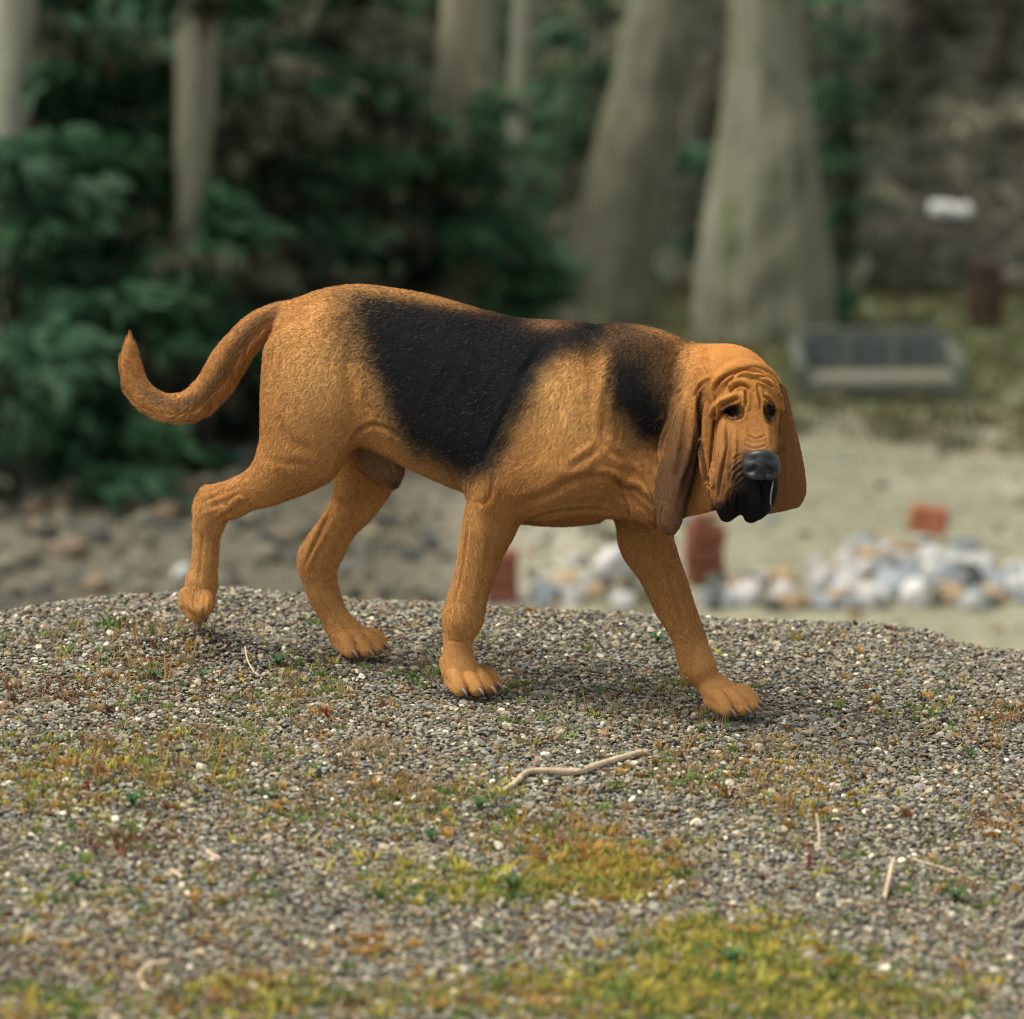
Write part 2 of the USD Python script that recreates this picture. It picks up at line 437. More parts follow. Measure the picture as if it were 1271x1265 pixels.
tube([[*PD(892, 476, -0.018), pr(7)], [*PD(881, 505, -0.010), pr(6.5)], [*PD(875, 545, -0.006), pr(5.5)], [*PD(877, 580, -0.006), pr(5)], [*PD(882, 610, -0.004), pr(4)]], 0.004)
tube([[*PD(836, 512, 0.05), pr(9)], [*PD(826, 540, 0.06), pr(7)], [*PD(818, 568, 0.06), pr(4)]], 0.004)
tube([[*PD(948, 486, 0.030), pr(13)], [*PD(962, 490, 0.045), pr(11)]], 0.015)
tube([[*PD(955, 545, 0.030), pr(10)], [*PD(966, 550, 0.05), pr(8)]], 0.012)
# far ear, a broad flap past the cheek
leaf([(962, 478, 0.045, 970, 486, 0.06, .008, .0), (960, 510, 0.045, 978, 515, 0.07, .008, .004), (955, 545, 0.045, 989, 555, 0.08, .0075, .008), (945, 585, 0.04, 996, 590, 0.085, .007, .010), (935, 620, 0.035, 997, 613, 0.085, .0065, .008), (925, 638, 0.03, 990, 627, 0.08, .006, .004)])
# rolls of loose skin: brow, cheeks, ears, throat
for r, pl in ((7.0, [(886, 488), (889, 473), (902, 460), (921, 453), (940, 455), (956, 463), (968, 478)]), (5.0, [(895, 486), (903, 475), (914, 468), (926, 466), (937, 464), (951, 468), (964, 480)]), (4.6, [(899, 493), (907, 483), (916, 476), (926, 475), (933, 484)]), (4.6, [(937, 478), (947, 474), (957, 480), (966, 493)]),
              (4.4, [(897, 520), (899, 548), (896, 580), (892, 612)]), (3.8, [(908, 528), (911, 552), (908, 580), (904, 612)]), (3.4, [(921, 522), (926, 535), (925, 552)]), (3.2, [(948, 520), (952, 535), (954, 552)]), (4.0, [(888, 520), (887, 550), (886, 585), (888, 615)]),
              (6.0, [(845, 488), (838, 503), (832, 520)]), (5.5, [(858, 484), (850, 500), (845, 525), (840, 555), (834, 590)]), (4.5, [(829, 525), (824, 548), (820, 575)]), (4.0, [(862, 510), (858, 545), (850, 580), (841, 615)]), (4.0, [(823, 622), (823, 642), (828, 658)]), (3.2, [(975, 500), (983, 540), (989, 590)]), (2.6, [(968, 520), (974, 560), (976, 605)]),
              (8.0, [(741, 584), (764, 589), (785, 599), (804, 614), (815, 638)]), (7.0, [(768, 611), (784, 627), (804, 644), (820, 655)]), (5.5, [(650, 648), (690, 638), (730, 633), (760, 637)]), (6.0, [(782, 572), (798, 584), (810, 600)]), (7.0, [(700, 592), (722, 580), (742, 560), (750, 535)]),
              (5.0, [(305, 597), (285, 612), (260, 622)]), (4.5, [(306, 612), (288, 627), (264, 640)]), (4.5, [(408, 636), (393, 664), (379, 692)])):
    fold(r, pl)
fold(3.4, [(898, 513), (904, 519), (912, 521), (920, 518)])
fold(3.0, [(948, 517), (954, 522), (960, 517)])
OPS += ROLLS
# the dark gap between ear and cheek
tube([[*PD(868.5, 490, -0.012), 0.0055], [*PD(868, 510, -0.006), 0.0060], [*PD(868.5, 535, -0.003), 0.0060], [*PD(870, 555, 0.0), 0.0040]], 0.004, sub=True)
dog_lo = np.array([o for op in OPS for o in [box_of(op)[0]]]).min(0) - 0.02
dog_hi = np.array([o for op in OPS for o in [box_of(op)[1]]]).max(0) + 0.02
VOX = float(os.environ.get("DOGVOX", "0.0026"))
DV, DF = skin(VOX, dog_lo, dog_hi)
_m = trimesh.Trimesh(DV, DF, process=False)
_parts = trimesh.graph.connected_component_labels(_m.face_adjacency, node_count=len(DF))
_keep = np.bincount(_parts).argmax()
DF = DF[_parts == _keep]
_u, DF = np.unique(DF, return_inverse=True)
DV, DF = DV[_u], DF.reshape(-1, 3)
_m = trimesh.Trimesh(DV, DF, process=False)
trimesh.smoothing.filter_taubin(_m, 0.5, 0.52, 10)
DV = np.array(_m.vertices)


def refine(V, F, mark):
    """Splits the marked triangles in four and their neighbours to fit."""
    E = np.sort(np.vstack([F[:, [0, 1]], F[:, [1, 2]], F[:, [2, 0]]]), 1)
    key, inv = np.unique(E[:, 0].astype(np.int64) * len(V) + E[:, 1], return_inverse=True)
    inv = inv.reshape(3, -1).T
    cut = np.zeros(len(key), bool)
    cut[inv[mark].ravel()] = True
    idx = np.full(len(key), -1)
    idx[cut] = len(V) + np.arange(cut.sum())
    a, c = key[cut] // len(V), key[cut] % len(V)
    V2 = np.vstack([V, (V[a] + V[c]) / 2])
    m = idx[inv]
    k = (m >= 0).sum(1)
    out = [F[k == 0]]
    f, q = F[k == 3], m[k == 3]
    out += [np.c_[f[:, 0], q[:, 0], q[:, 2]], np.c_[f[:, 1], q[:, 1], q[:, 0]], np.c_[f[:, 2], q[:, 2], q[:, 1]], q]
    for r in range(3):
        o = [(r + i) % 3 for i in range(3)]
        g = F[:, o]
        n = m[:, o]
        s = (k == 1) & (n[:, 0] >= 0)
        out += [np.c_[g[s, 0], n[s, 0], g[s, 2]], np.c_[n[s, 0], g[s, 1], g[s, 2]]]
        s = (k == 2) & (n[:, 0] >= 0) & (n[:, 1] >= 0)
        out += [np.c_[g[s, 1], n[s, 1], n[s, 0]], np.c_[g[s, 0], n[s, 0], n[s, 1]], np.c_[g[s, 0], n[s, 1], g[s, 2]]]
    return V2, np.vstack(out)


_c = DV[DF].mean(1)
_face = (_c[:, 0] > PD(872, 500, -0.01)[0] - 0.01) & (np.linalg.norm(_c - PD(918, 540, -0.03), axis=1) < 0.17)
DV, DF = refine(DV, DF, _face)
# folds and creases of the skin: depth in mm (minus is a groove), width in mm, path
FOLDS = [
    # brow
    (-6.3, 2.7, [(886, 486), (893, 475), (905, 467), (921, 461), (938, 461), (952, 465)]), (4.0, 4.0, [(884, 478), (893, 466), (908, 457), (926, 453), (942, 455), (958, 463)]),
    (-5.6, 2.3, [(931, 470), (942, 472), (952, 476), (961, 483)]), (3.0, 3.2, [(935, 464), (948, 467), (960, 474)]),
    (-5.6, 2.5, [(906, 489), (911, 482), (920, 478), (929, 482), (931, 487)]), (3.0, 3.2, [(903, 482), (912, 474), (922, 471), (931, 476)]),
    (-3.8, 2.1, [(915, 464), (908, 472), (902, 480)]), (-3.8, 1.9, [(944, 463), (955, 470), (966, 479)]),
    (-7.0, 2.5, [(892, 507), (899, 502), (908, 498), (918, 494)]), (2.5, 3.0, [(893, 500), (903, 493), (914, 489)]),
    (-4.5, 2.1, [(925, 484), (926, 496), (925, 510)]), (-4.5, 2.1, [(939, 478), (942, 492), (945, 508)]),
    (-5.6, 2.3, [(946, 492), (953, 496), (958, 503), (961, 512)]), (-3.8, 1.9, [(919, 503), (923, 510), (922, 518), (914, 522)]),
    (-3.8, 1.9, [(948, 500), (949, 512), (954, 524)]),
    # cheek and flew
    (-7.6, 2.7, [(889, 490), (888, 505), (886, 525), (884, 550), (882, 575), (884, 603), (887, 625)]),
    (-7.6, 2.8, [(869, 490), (867, 505), (867, 525), (870, 551), (875, 580), (879, 605)]),
    (-5.0, 2.3, [(902, 522), (903, 540), (904, 556), (899, 575), (894, 600), (892, 620)]), (-3.8, 2.1, [(908, 535), (908, 555), (906, 580), (905, 605)]),
    (-3.1, 1.9, [(896, 525), (895, 550), (891, 580), (889, 610)]), (2.5, 3.2, [(898, 530), (898, 560), (893, 590)]), (2.0, 3.0, [(913, 530), (914, 552), (911, 572)]),
    (-2.8, 1.4, [(926, 572), (918, 576), (909, 584), (906, 592)]), (-2.8, 1.4, [(927, 580), (919, 584), (911, 591), (908, 600)]), (-2.8, 1.4, [(925, 589), (918, 593), (912, 600)]), (-2.8, 1.4, [(924, 598), (917, 602), (910, 606)]), (-2.2, 1.4, [(921, 564), (914, 567), (907, 573)]),
    (-2.0, 1.7, [(926, 540), (938, 545), (950, 541)]), (-1.7, 1.7, [(922, 552), (936, 557), (952, 553)]),
    (-2.5, 2.1, [(906, 606), (903, 620), (905, 635)]), (-3.8, 2.1, [(917, 612), (914, 625), (914, 638)]), (-3.1, 1.9, [(944, 596), (946, 612), (948, 630)]),
    # ears
    (-3.8, 2.7, [(835, 520), (829, 535), (822, 552), (820, 575)]), (-5.0, 2.8, [(862, 545), (858, 570), (851, 592), (846, 605)]), (-3.4, 2.7, [(845, 500), (842, 512), (838, 525)]), (2.5, 4.0, [(853, 496), (846, 520), (842, 550), (836, 590)]),
    (-3.8, 2.1, [(823, 628), (820, 640), (821, 654)]), (2.0, 3.0, [(828, 625), (830, 645)]), (-3.8, 2.3, [(848, 482), (838, 494), (836, 508)]), (-3.1, 2.1, [(874, 474), (866, 484), (862, 494)]), (3.0, 3.4, [(885, 468), (875, 470), (866, 478)]),
    # neck, throat, chest
    (-4.7, 6.9, [(765, 450), (755, 480), (750, 510), (748, 545), (738, 560), (720, 572), (704, 582)]), (-3.3, 5.8, [(748, 545), (760, 560), (775, 568)]),
    (-4.2, 4.0, [(640, 652), (665, 641), (695, 633), (725, 630), (750, 632), (770, 640)]), (-2.8, 3.4, [(655, 650), (690, 641), (725, 640)]), (2.4, 4.6, [(690, 637), (725, 634)]),
    (-7.5, 4.6, [(743, 588), (760, 592), (775, 602), (790, 607), (802, 620), (812, 630)]), (-6.1, 4.0, [(765, 610), (775, 620), (782, 635), (800, 650)]), (5.3, 5.8, [(775, 596), (795, 603), (810, 615)]), (4.5, 4.6, [(790, 628), (805, 640), (818, 648)]),
    (-4.5, 4.0, [(795, 575), (806, 590), (815, 605)]), (-3.8, 3.4, [(760, 640), (785, 655), (815, 658)]),
    (3.8, 9.2, [(690, 590), (715, 570), (735, 550)]), (-3.3, 8.0, [(640, 625), (680, 612), (720, 590)]), (-2.4, 6.9, [(690, 600), (730, 590), (760, 595)]),
    (2.8, 9.2, [(688, 428), (665, 460), (645, 500), (622, 545), (605, 570)]), (-3.3, 6.9, [(676, 424), (652, 460), (632, 500), (610, 548), (596, 575)]),
    (2.8, 8.0, [(715, 420), (722, 460), (725, 500)]), (-1.8, 9.2, [(700, 440), (700, 490), (690, 540)]),
    # elbow and fore legs
    (2.8, 4.6, [(600, 576), (590, 586), (584, 598)]), (-2.8, 4.6, [(612, 585), (610, 610), (600, 625), (588, 620)]),
    (-2.8, 3.4, [(583, 640), (578, 680), (572, 720), (562, 755)]), (1.8, 3.4, [(577, 640), (571, 690), (565, 730)]), (-1.4, 4.6, [(610, 660), (600, 710), (590, 760)]), (-1.4, 2.3, [(550, 792), (568, 796), (588, 792)]), (2.4, 4.6, [(549, 762), (549, 775)]),
    (2.4, 4.6, [(836, 680), (850, 720), (865, 765), (876, 800)]), (-2.1, 4.6, [(822, 690), (838, 740), (852, 785)]), (-1.8, 2.8, [(846, 836), (856, 842), (860, 852)]),
    # haunch and hind legs
    (-2.8, 8.0, [(352, 395), (340, 430), (335, 470)]), (-2.4, 10.3, [(440, 420), (432, 460), (440, 500), (462, 520)]), (2.8, 10.3, [(468, 520), (448, 505), (452, 470)]), (-2.8, 9.2, [(345, 515), (360, 545), (390, 560)]),
    (-1.8, 5.8, [(335, 570), (355, 574), (380, 575)]), (-3.8, 4.0, [(310, 588), (290, 606), (262, 618), (250, 625)]), (3.3, 3.7, [(308, 605), (290, 622), (262, 634), (250, 638)]), (-2.8, 3.4, [(305, 617), (285, 634), (266, 646)]),
    (2.4, 3.4, [(300, 590), (280, 600), (258, 609)]), (-1.8, 3.4, [(252, 660), (249, 700), (246, 730)]), (1.4, 4.6, [(262, 670), (260, 710)]),
    (-3.8, 3.4, [(412, 630), (398, 660), (384, 690), (376, 706)]), (2.8, 3.4, [(417, 640), (402, 668), (386, 694), (381, 712)]), (-1.4, 3.4, [(395, 730), (410, 765), (425, 785)]), (-1.4, 2.3, [(402, 722), (416, 722)]),
    (3.3, 11.5, [(395, 372), (410, 385), (432, 392)]),
    # groin and sheath
    (-4.7, 4.6, [(432, 556), (445, 535), (464, 527), (482, 533), (500, 545)]), (-3.8, 3.4, [(440, 575), (452, 585), (470, 600), (484, 606)]), (-2.8, 3.4, [(483, 560), (486, 580), (490, 590)]),
    # ribs, faintly
    (1.4, 6.9, [(585, 440), (560, 490), (545, 540)]), (1.4, 6.9, [(555, 440), (532, 485), (520, 525)]), (1.4, 6.9, [(612, 450), (590, 500), (572, 550)]),
    # paws
    (-3.0, 2.2, [(241, 738), (240, 750), (243, 764)]), (-3.0, 2.2, [(254, 738), (254, 752), (251, 768)]), (-2.5, 2.0, [(229, 742), (234, 752), (238, 762)]),
]
HEADF = (0, next(i for i, x in enumerate(FOLDS) if x[2][0] == (765, 450)))
_m = trimesh.Trimesh(DV, DF, process=False)
DN = np.array(_m.vertex_normals)
_pts, _own = [], []
for i, (a, w, pl) in enumerate(FOLDS):
    q = dens(pl)
    _pts.append(q)
    _own.append(np.full(len(q), i))
_q, _ok = trace(np.vstack(_pts))
_own = np.concatenate(_own)
disp = np.zeros(len(DV))
_kd = cKDTree(DV)
for i, (a, w, pl) in enumerate(FOLDS):
    sel = (_own == i) & _ok
    if sel.sum() < 2:
        continue
    c = _q[sel]
    w, a = w / 1000, a / 1000
    near = np.unique(np.concatenate([np.array(x, int) for x in _kd.query_ball_point(c[::2] if len(c) > 6 else c, w * 4.2 + 0.002)]))
    dd, jj = cKDTree(c).query(DV[near])
    u = jj / (len(c) - 1)
    ends = np.clip(np.minimum(u, 1 - u) * 5, 0.0, 1) ** 0.7
    if a < 0:
        f = np.exp(-(dd / w) ** 2) - (0.62 * np.exp(-((dd - 2.3 * w) / (1.35 * w)) ** 2) if HEADF[0] <= i < HEADF[1] else 0.42 * np.exp(-((dd - 2.0 * w) / w) ** 2))
    else:
        f = np.exp(-(dd / w) ** 2)
    disp[near] += a * f * ends
disp = np.clip(disp, -0.009, 0.0065)
_nz = meshkit.fbm(DV * 26.0) if hasattr(meshkit, "fbm") else 0
disp += 0.0011 * _nz * np.clip((DV[:, 2] - 0.05) * 10, 0, 1)
_ad = np.array(DN)
DV = DV + DN * disp[:, None]
_m = trimesh.Trimesh(DV, DF, process=False)
trimesh.smoothing.filter_taubin(_m, 0.4, 0.42, 1)
DV = np.array(_m.vertices)
DN = np.array(trimesh.Trimesh(DV, DF, process=False).vertex_normals)

# no stray points: pull back whatever stands off its neighbours
_e = np.vstack([DF[:, [0, 1]], DF[:, [1, 2]], DF[:, [2, 0]]])
for _ in range(6):
    _l = np.linalg.norm(DV[_e[:, 0]] - DV[_e[:, 1]], axis=1)
    _bad = np.unique(_e[_l > 2.6 * VOX])
    if not len(_bad):
        break
    _s, _cn = np.zeros_like(DV), np.zeros(len(DV))
    np.add.at(_s, _e[:, 0], DV[_e[:, 1]])
    np.add.at(_s, _e[:, 1], DV[_e[:, 0]])
    np.add.at(_cn, _e[:, 0], 1)
    np.add.at(_cn, _e[:, 1], 1)
    DV[_bad] = _s[_bad] / _cn[_bad][:, None]
DN = np.array(trimesh.Trimesh(DV, DF, process=False).vertex_normals)
# coat colours and painted face shade, from where each spot lies on the animal
def to_px(V):
    W = V @ DOGF - CAM
    d = W @ FWD
    return np.c_[635.5 + FPX * (W @ RIGHT) / d, 632.5 - FPX * (W @ UPV) / d]


def in_poly(px, poly):                                  # signed distance in pixels, positive inside
    poly = np.asarray(poly, float)
    a, b = poly, np.roll(poly, -1, 0)
    best = np.full(len(px), 1e9)
    ins = np.zeros(len(px), bool)
    for p, q in zip(a, b):
        e = q - p
        t = np.clip(((px - p) @ e) / (e @ e + 1e-9), 0, 1)
        best = np.minimum(best, np.linalg.norm(px - p - t[:, None] * e, axis=1))
        c = (p[1] > px[:, 1]) != (q[1] > px[:, 1])
        x = (q[0] - p[0]) * (px[:, 1] - p[1]) / (q[1] - p[1] + 1e-12) + p[0]
        ins ^= c & (px[:, 0] < x)
    return np.where(ins, best, -best)


def sstep(x, a, b):
    t = np.clip((x - a) / (b - a), 0, 1)
    return t * t * (3 - 2 * t)


def near_line(px, pl):
    return cKDTree(dens(pl)).query(px)[0]


def coat(V, N):
    n1, n2, n3 = meshkit.noise(V * 45.0, 1), meshkit.noise(V * 140.0, 2), meshkit.noise(V * 14.0, 3)
    PXV = to_px(V)
    headm = in_poly(PXV, [(848, 470), (862, 430), (890, 415), (935, 425), (985, 460), (1020, 640), (960, 670), (815, 675), (808, 600), (818, 545), (832, 505)]) > 0
    headm &= ((V @ DOGF - CAM) @ FWD - HEADD) < 0.15
    M = V.copy()
    M[:, 1] = np.where(headm, V[:, 1], np.abs(V[:, 1]))
    px = to_px(M)
    tr = to_px(V)
    td = (V @ DOGF - CAM) @ FWD - HEADD
    C = np.tile(np.array([0.45, 0.225, 0.075]), (len(V), 1))

    def lay(m, col):
        nonlocal C
        m = np.clip(m, 0, 1)[:, None]
        C = C * (1 - m) + np.array(col) * m

    x, y = px[:, 0], px[:, 1]
    legs = sstep(y, 600, 660)
    lay(0.5 * sstep(n3, -0.1, 0.5), (0.27, 0.122, 0.034))
    lay(0.8 * np.exp(-((x - 690) / 60) ** 2 - ((y - 500) / 70) ** 2), (0.50, 0.290, 0.105))                 # golden shoulder
    lay(0.7 * np.exp(-((x - 390) / 50) ** 2 - ((y - 470) / 60) ** 2), (0.48, 0.285, 0.108))                 # golden haunch
    lay(0.6 * legs, (0.405, 0.210, 0.072))
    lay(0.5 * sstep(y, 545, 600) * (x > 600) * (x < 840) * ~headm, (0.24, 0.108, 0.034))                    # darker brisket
    body = (y < 640) & (V[:, 2] > 0.22)
    # grizzled dark hair running over the croup, flank and withers
    sad = [(452, 380), (520, 370), (600, 381), (640, 390), (705, 396), (760, 404), (772, 412), (735, 417), (690, 427), (662, 452), (642, 492), (618, 540), (600, 572), (577, 577), (545, 560), (520, 545), (500, 520), (492, 495), (480, 468), (468, 440), (456, 410)]
    s = in_poly(px, sad) + 9 * n1 + 7 * n2 + 6 * n3
    lay(0.85 * sstep(s, -30 - 40 * np.exp(-((x - 430) / 50) ** 2) * (y < 450), 4) * body * ~headm * sstep(x, 330, 420), (0.105, 0.068, 0.034))
    lay(sstep(s, -16, 14) * body, (0.007, 0.0075, 0.008))
    lay(0.8 * np.exp(-((y - (352 + (x - 451) * 0.19)) / 9.0) ** 2) * sstep(x, 380, 420) * (1 - sstep(x, 560, 640)), (0.36, 0.18, 0.06))   # tan along the spine
    lay(0.75 * np.exp(-((x - 682) / 26) ** 2 - ((y - 401) / 9) ** 2), (0.2, 0.10, 0.05))
    lay(headm * 0.9 * sstep(PXV[:, 0], 845, 875), (0.375, 0.165, 0.042))
    # neck patch
    nk = [(762, 446), (772, 428), (800, 440), (815, 480), (824, 505), (826, 530), (815, 545), (798, 538), (783, 517), (768, 506), (762, 480)]
    s2 = in_poly(px, nk) + 5 * n1 + 5 * n2
    neck = (V[:, 0] > P(735, 450, 0)[0])
    lay(0.85 * sstep(s2, -44, 0) * neck * (y < 560) * (1 - sstep(x, 840, 862)) * sstep(x, 742, 760), (0.115, 0.064, 0.027))
    lay(sstep(s2, -9, 10) * neck, (0.008, 0.0075, 0.0075))
    lay(0.8 * sstep(in_poly(px, [(764, 412), (800, 416), (838, 426), (838, 470), (826, 505), (812, 478), (796, 448), (764, 446)]) + 7 * n1 + 6 * n2, -10, 14) * neck, (0.050, 0.030, 0.016))
    # tail: dark hairs along its top and middle
    tail = (V[:, 0] < P(352, 390, 0)[0]) & (V[:, 2] > P(330, 530, 0)[2])
    ln = near_line(tr, [(352, 385), (322, 400), (300, 425), (277, 460), (255, 490), (225, 502), (195, 496), (172, 478)])
    lay(0.9 * tail * (1 - sstep(ln + 6 * n1, 5, 17)) * sstep(tr[:, 0], 160, 190), (0.09, 0.055, 0.03))
    lay(0.12 * tail, (0.34, 0.17, 0.07))
    # groin
    lay(0.75 * sstep(-in_poly(px, [(440, 530), (500, 530), (505, 610), (470, 615), (440, 570)]), 6, -6) * (V[:, 1] < 0.06) * (V[:, 1] > -0.05), (0.13, 0.075, 0.045))
    lay(np.exp(-(np.hypot(tr[:, 0] - 489, tr[:, 1] - 602) / 8) ** 2) * (np.abs(V[:, 1]) < 0.05), (0.05, 0.03, 0.022))
    # head
    h = headm.astype(float)
    tx, ty = tr[:, 0], tr[:, 1]
    ear = (in_poly(tr, [(842, 500), (872, 480), (870, 560), (852, 640), (840, 668), (815, 668), (812, 600)]) > 0) & headm & (td < 0.085)
    lay(h * ear * sstep(ty, 500, 585) * 0.95, (0.085, 0.046, 0.025))
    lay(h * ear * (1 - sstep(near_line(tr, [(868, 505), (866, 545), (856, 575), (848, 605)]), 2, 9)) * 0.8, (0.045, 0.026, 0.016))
    fear = headm & (tx > 920) & (td > 0.018)
    lay(fear * 0.9, (0.14, 0.068, 0.030))
    lay(fear * 0.5 * sstep(ty, 590, 640), (0.1, 0.05, 0.025))
    lay(headm * (1 - sstep(near_line(tr, [(868, 490), (868, 520), (869, 545), (872, 570), (876, 595)]), 2, 5)) * 0.85, (0.035, 0.020, 0.013))  # dark ear skin, painted near black to carry the shade of the gap
    face = headm & (tx > 882) & (td < 0.03) & ~fear
    lay(headm * ~ear * sstep(ty, 470, 530) * 0.45, (0.22, 0.098, 0.032))
    lay(face * sstep(ty, 515, 570) * 0.7, (0.215, 0.10, 0.036))  # shade of the lower face painted into its colour
    lay(face * sstep(ty, 560, 615) * 0.5, (0.12, 0.062, 0.028))  # painted shade deepens towards the lips
    # black round the mouth and nose
    mb = in_poly(tr, [(922, 562), (968, 562), (972, 610), (960, 652), (885, 652), (886, 628), (902, 620), (912, 605), (922, 590)]) + 3 * n1
    lay(face * sstep(mb, -6, 5), (0.007, 0.007, 0.0075))
    wp = np.hypot((tx - 916) / 16, (ty - 590) / 26)
    lay(face * 0.75 * (1 - sstep(wp + 0.3 * n1, 0.5, 1.2)), (0.05, 0.036, 0.025))
    lay(face * 0.6 * np.exp(-((tx - 930) / 18) ** 2 - ((ty - 556) / 7) ** 2), (0.2, 0.10, 0.045))
    for ex, ey, ew, eh in ((909, 511, 15, 11), (955, 512, 9, 14)):
        lay(face * (1 - sstep(np.hypot((tx - ex) / ew, (ty - ey) / eh) + 0.15 * n1, 0.65, 1.3)), (0.009, 0.006, 0.005))  # eye hollows painted near black in place of their shade
    # tone varied at random by fine noise
    C *= (1.0 + 0.16 * n2 + 0.10 * n1)[:, None]
    return np.clip(C, 0.004, 0.8)


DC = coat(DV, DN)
# ---------------------------------------------------------------- helpers
USED = {}


def numbered(path):
    n = USED.get(path, 0)
    USED[path] = n + 1
    return path if n == 0 else f"{path}_{n:03d}"


def tag(prim, label=None, cat=None, group=None, kind=None):
    for k, v in (("label", label), ("category", cat), ("group", group), ("kind", kind)):
        if v:
            prim.SetCustomDataByKey(k, v)
    return prim


def obj(name, mesh, mat, parent=None, smooth=False, color=None):
    m = usdkit.mesh(stage, numbered((str(parent.GetPath()) if parent else "/World") + "/" + name), mesh, mat, smooth=smooth)
    if color is not None:
        UsdGeom.PrimvarsAPI(m).CreatePrimvar("tint", Sdf.ValueTypeNames.Color3fArray, "vertex").Set(Vt.Vec3fArray.FromNumpy(np.asarray(color, np.float32)))
    return m.GetPrim()


def thing(name, label, cat, loc=(0, 0, 0), rz=0.0, group=None):
    x = UsdGeom.Xform.Define(stage, numbered("/World/" + name))
    x.AddTranslateOp().Set(Gf.Vec3d(*map(float, loc)))
    if rz:
        x.AddRotateZOp().Set(math.degrees(rz))
    return tag(x.GetPrim(), label, cat, group)


def mat(name, col, rough=0.8, var=0.25, scale=20.0, col2=None, bump=0.0, bscale=60.0, island=0.0, rnd=0.0, spec=0.3, trans=0.0, stretch=(1, 1, 1), moss=None):
    """Procedural matt material: a base colour broken up by two octaves of noise, by each piece of the mesh and by each copy."""
    col2 = col2 or tuple(c * 0.55 for c in col)
    nodes = {"tc": ("texture_coordinate", {}), "mp": ("mapping", {"scale": stretch}), "n": ("noise_texture", {"scale": scale, "detail": 5.0, "roughness": 0.62}),
             "r": ("rgb_ramp", {"ramp": [(0.30, col2), (0.62, col)] if moss is None else [(0.30, col2), (0.46, col), (0.56, col), (0.66, moss)]}),
             "p": ("principled_bsdf", {"roughness": rough, "specular_ior_level": spec})}
    links = [("tc.object", "mp.vector"), ("mp.vector", "n.vector"), ("n.fac", "r.fac")]
    out = "r.color"
    for key, amt, src in (("gi", island, "g.random_per_island"), ("oi", rnd, "o.random")):
        if amt:
            nodes["g" if key == "gi" else "o"] = ("geometry", {}) if key == "gi" else ("object_info", {})
            nodes[key + "m"] = ("map_range", {"to_min": 1 - amt, "to_max": 1 + amt})
            nodes[key] = ("hsv", {"saturation": 1.0})
            links += [(src, key + "m.value"), (key + "m.result", key + ".value"), (out, key + ".color")]
            out = key + ".color"
    links.append((out, "p.base_color"))
    if bump:
        nodes["bn"] = ("noise_texture", {"scale": bscale, "detail": 4.0})
        nodes["b"] = ("bump", {"strength": 0.8, "distance": bump})
        links += [("mp.vector", "bn.vector"), ("bn.fac", "b.height"), ("b.normal", "p.normal")]
    surf = "p.BSDF"
    if trans:
        nodes["t"] = ("translucent_bsdf", {})
        nodes["mx"] = ("mix_closure", {"fac": trans})
        links += [(out, "t.color"), ("p.BSDF", "mx.closure1"), ("t.BSDF", "mx.closure2")]
        surf = "mx.closure"
    return usdkit.material(stage, "/World/Looks/" + name, nodes, links, surface=surf)


def noise2(x, y, s, seed=0):
    x, y = np.broadcast_arrays(np.asarray(x, float), np.asarray(y, float))
    q = np.stack([x.ravel() * s, y.ravel() * s, np.full(x.size, 7.3 * seed)], 1)
    return meshkit.noise(q, seed).reshape(x.shape)


def tube_mesh(points, radii, sides=8, cap=True):
    p = np.asarray(points, float)
    n = len(p)
    t = np.gradient(p, axis=0)
    t /= np.linalg.norm(t, axis=1, keepdims=True) + 1e-12
    a = np.cross(t[0], [0.31, 0.2, 0.93] if abs(t[0][2]) < 0.9 else [1.0, 0.1, 0])
    rings = []
    for i in range(n):
        a = a - (a @ t[i]) * t[i]
        a /= np.linalg.norm(a) + 1e-12
        b = np.cross(t[i], a)
        w = np.arange(sides) * 2 * np.pi / sides
        rr = np.asarray(radii)[i] if np.ndim(radii) else radii
        rings.append(p[i] + rr * (np.cos(w)[:, None] * a + np.sin(w)[:, None] * b) if np.ndim(rr) == 0 else p[i] + (rr * np.cos(w))[:, None] * a + (rr * np.sin(w))[:, None] * b)
    v = np.vstack(rings + [p[:1], p[-1:]])
    f = []
    for i in range(n - 1):
        for j in range(sides):
            k = (j + 1) % sides
            f += [(i * sides + j, i * sides + k, (i + 1) * sides + k), (i * sides + j, (i + 1) * sides + k, (i + 1) * sides + j)]
    for j in range(sides):
        k = (j + 1) % sides
        f += [(n * sides, k, j), (n * sides + 1, (n - 1) * sides + j, (n - 1) * sides + k)]
    return v, np.array(f)


def join(ms):
    return trimesh.util.concatenate(ms)


def rock_mesh(seed, sub=2, flat=0.7, rough=0.28, facet=True):
    r = np.random.default_rng(seed)
    m = trimesh.creation.icosphere(sub, 1.0)
    v = np.array(m.vertices)
    for _ in range(9):                                  # flats struck off at random
        d = r.normal(size=3)
        d /= np.linalg.norm(d)
        h = r.uniform(0.55, 0.9)
        s = v @ d
        v -= np.clip(s - h, 0, None)[:, None] * d * 0.92
    v += meshkit.noise(v * 2.1 + seed, seed)[:, None] * v * rough * 0.5
    v *= np.array([1.0, r.uniform(0.65, 0.95), flat * r.uniform(0.8, 1.1)])
    v /= np.abs(v).max()
    return trimesh.Trimesh(v, m.faces, process=False)


# ---------------------------------------------------------------- the lie of the land
def plane_hit(px, py):
    d = ray(px, py)
    t = (PLZ - CAM[2] + PLX * CAM[0] + PLY * CAM[1]) / (d[2] - PLX * d[0] - PLY * d[1])
    return CAM + t * d


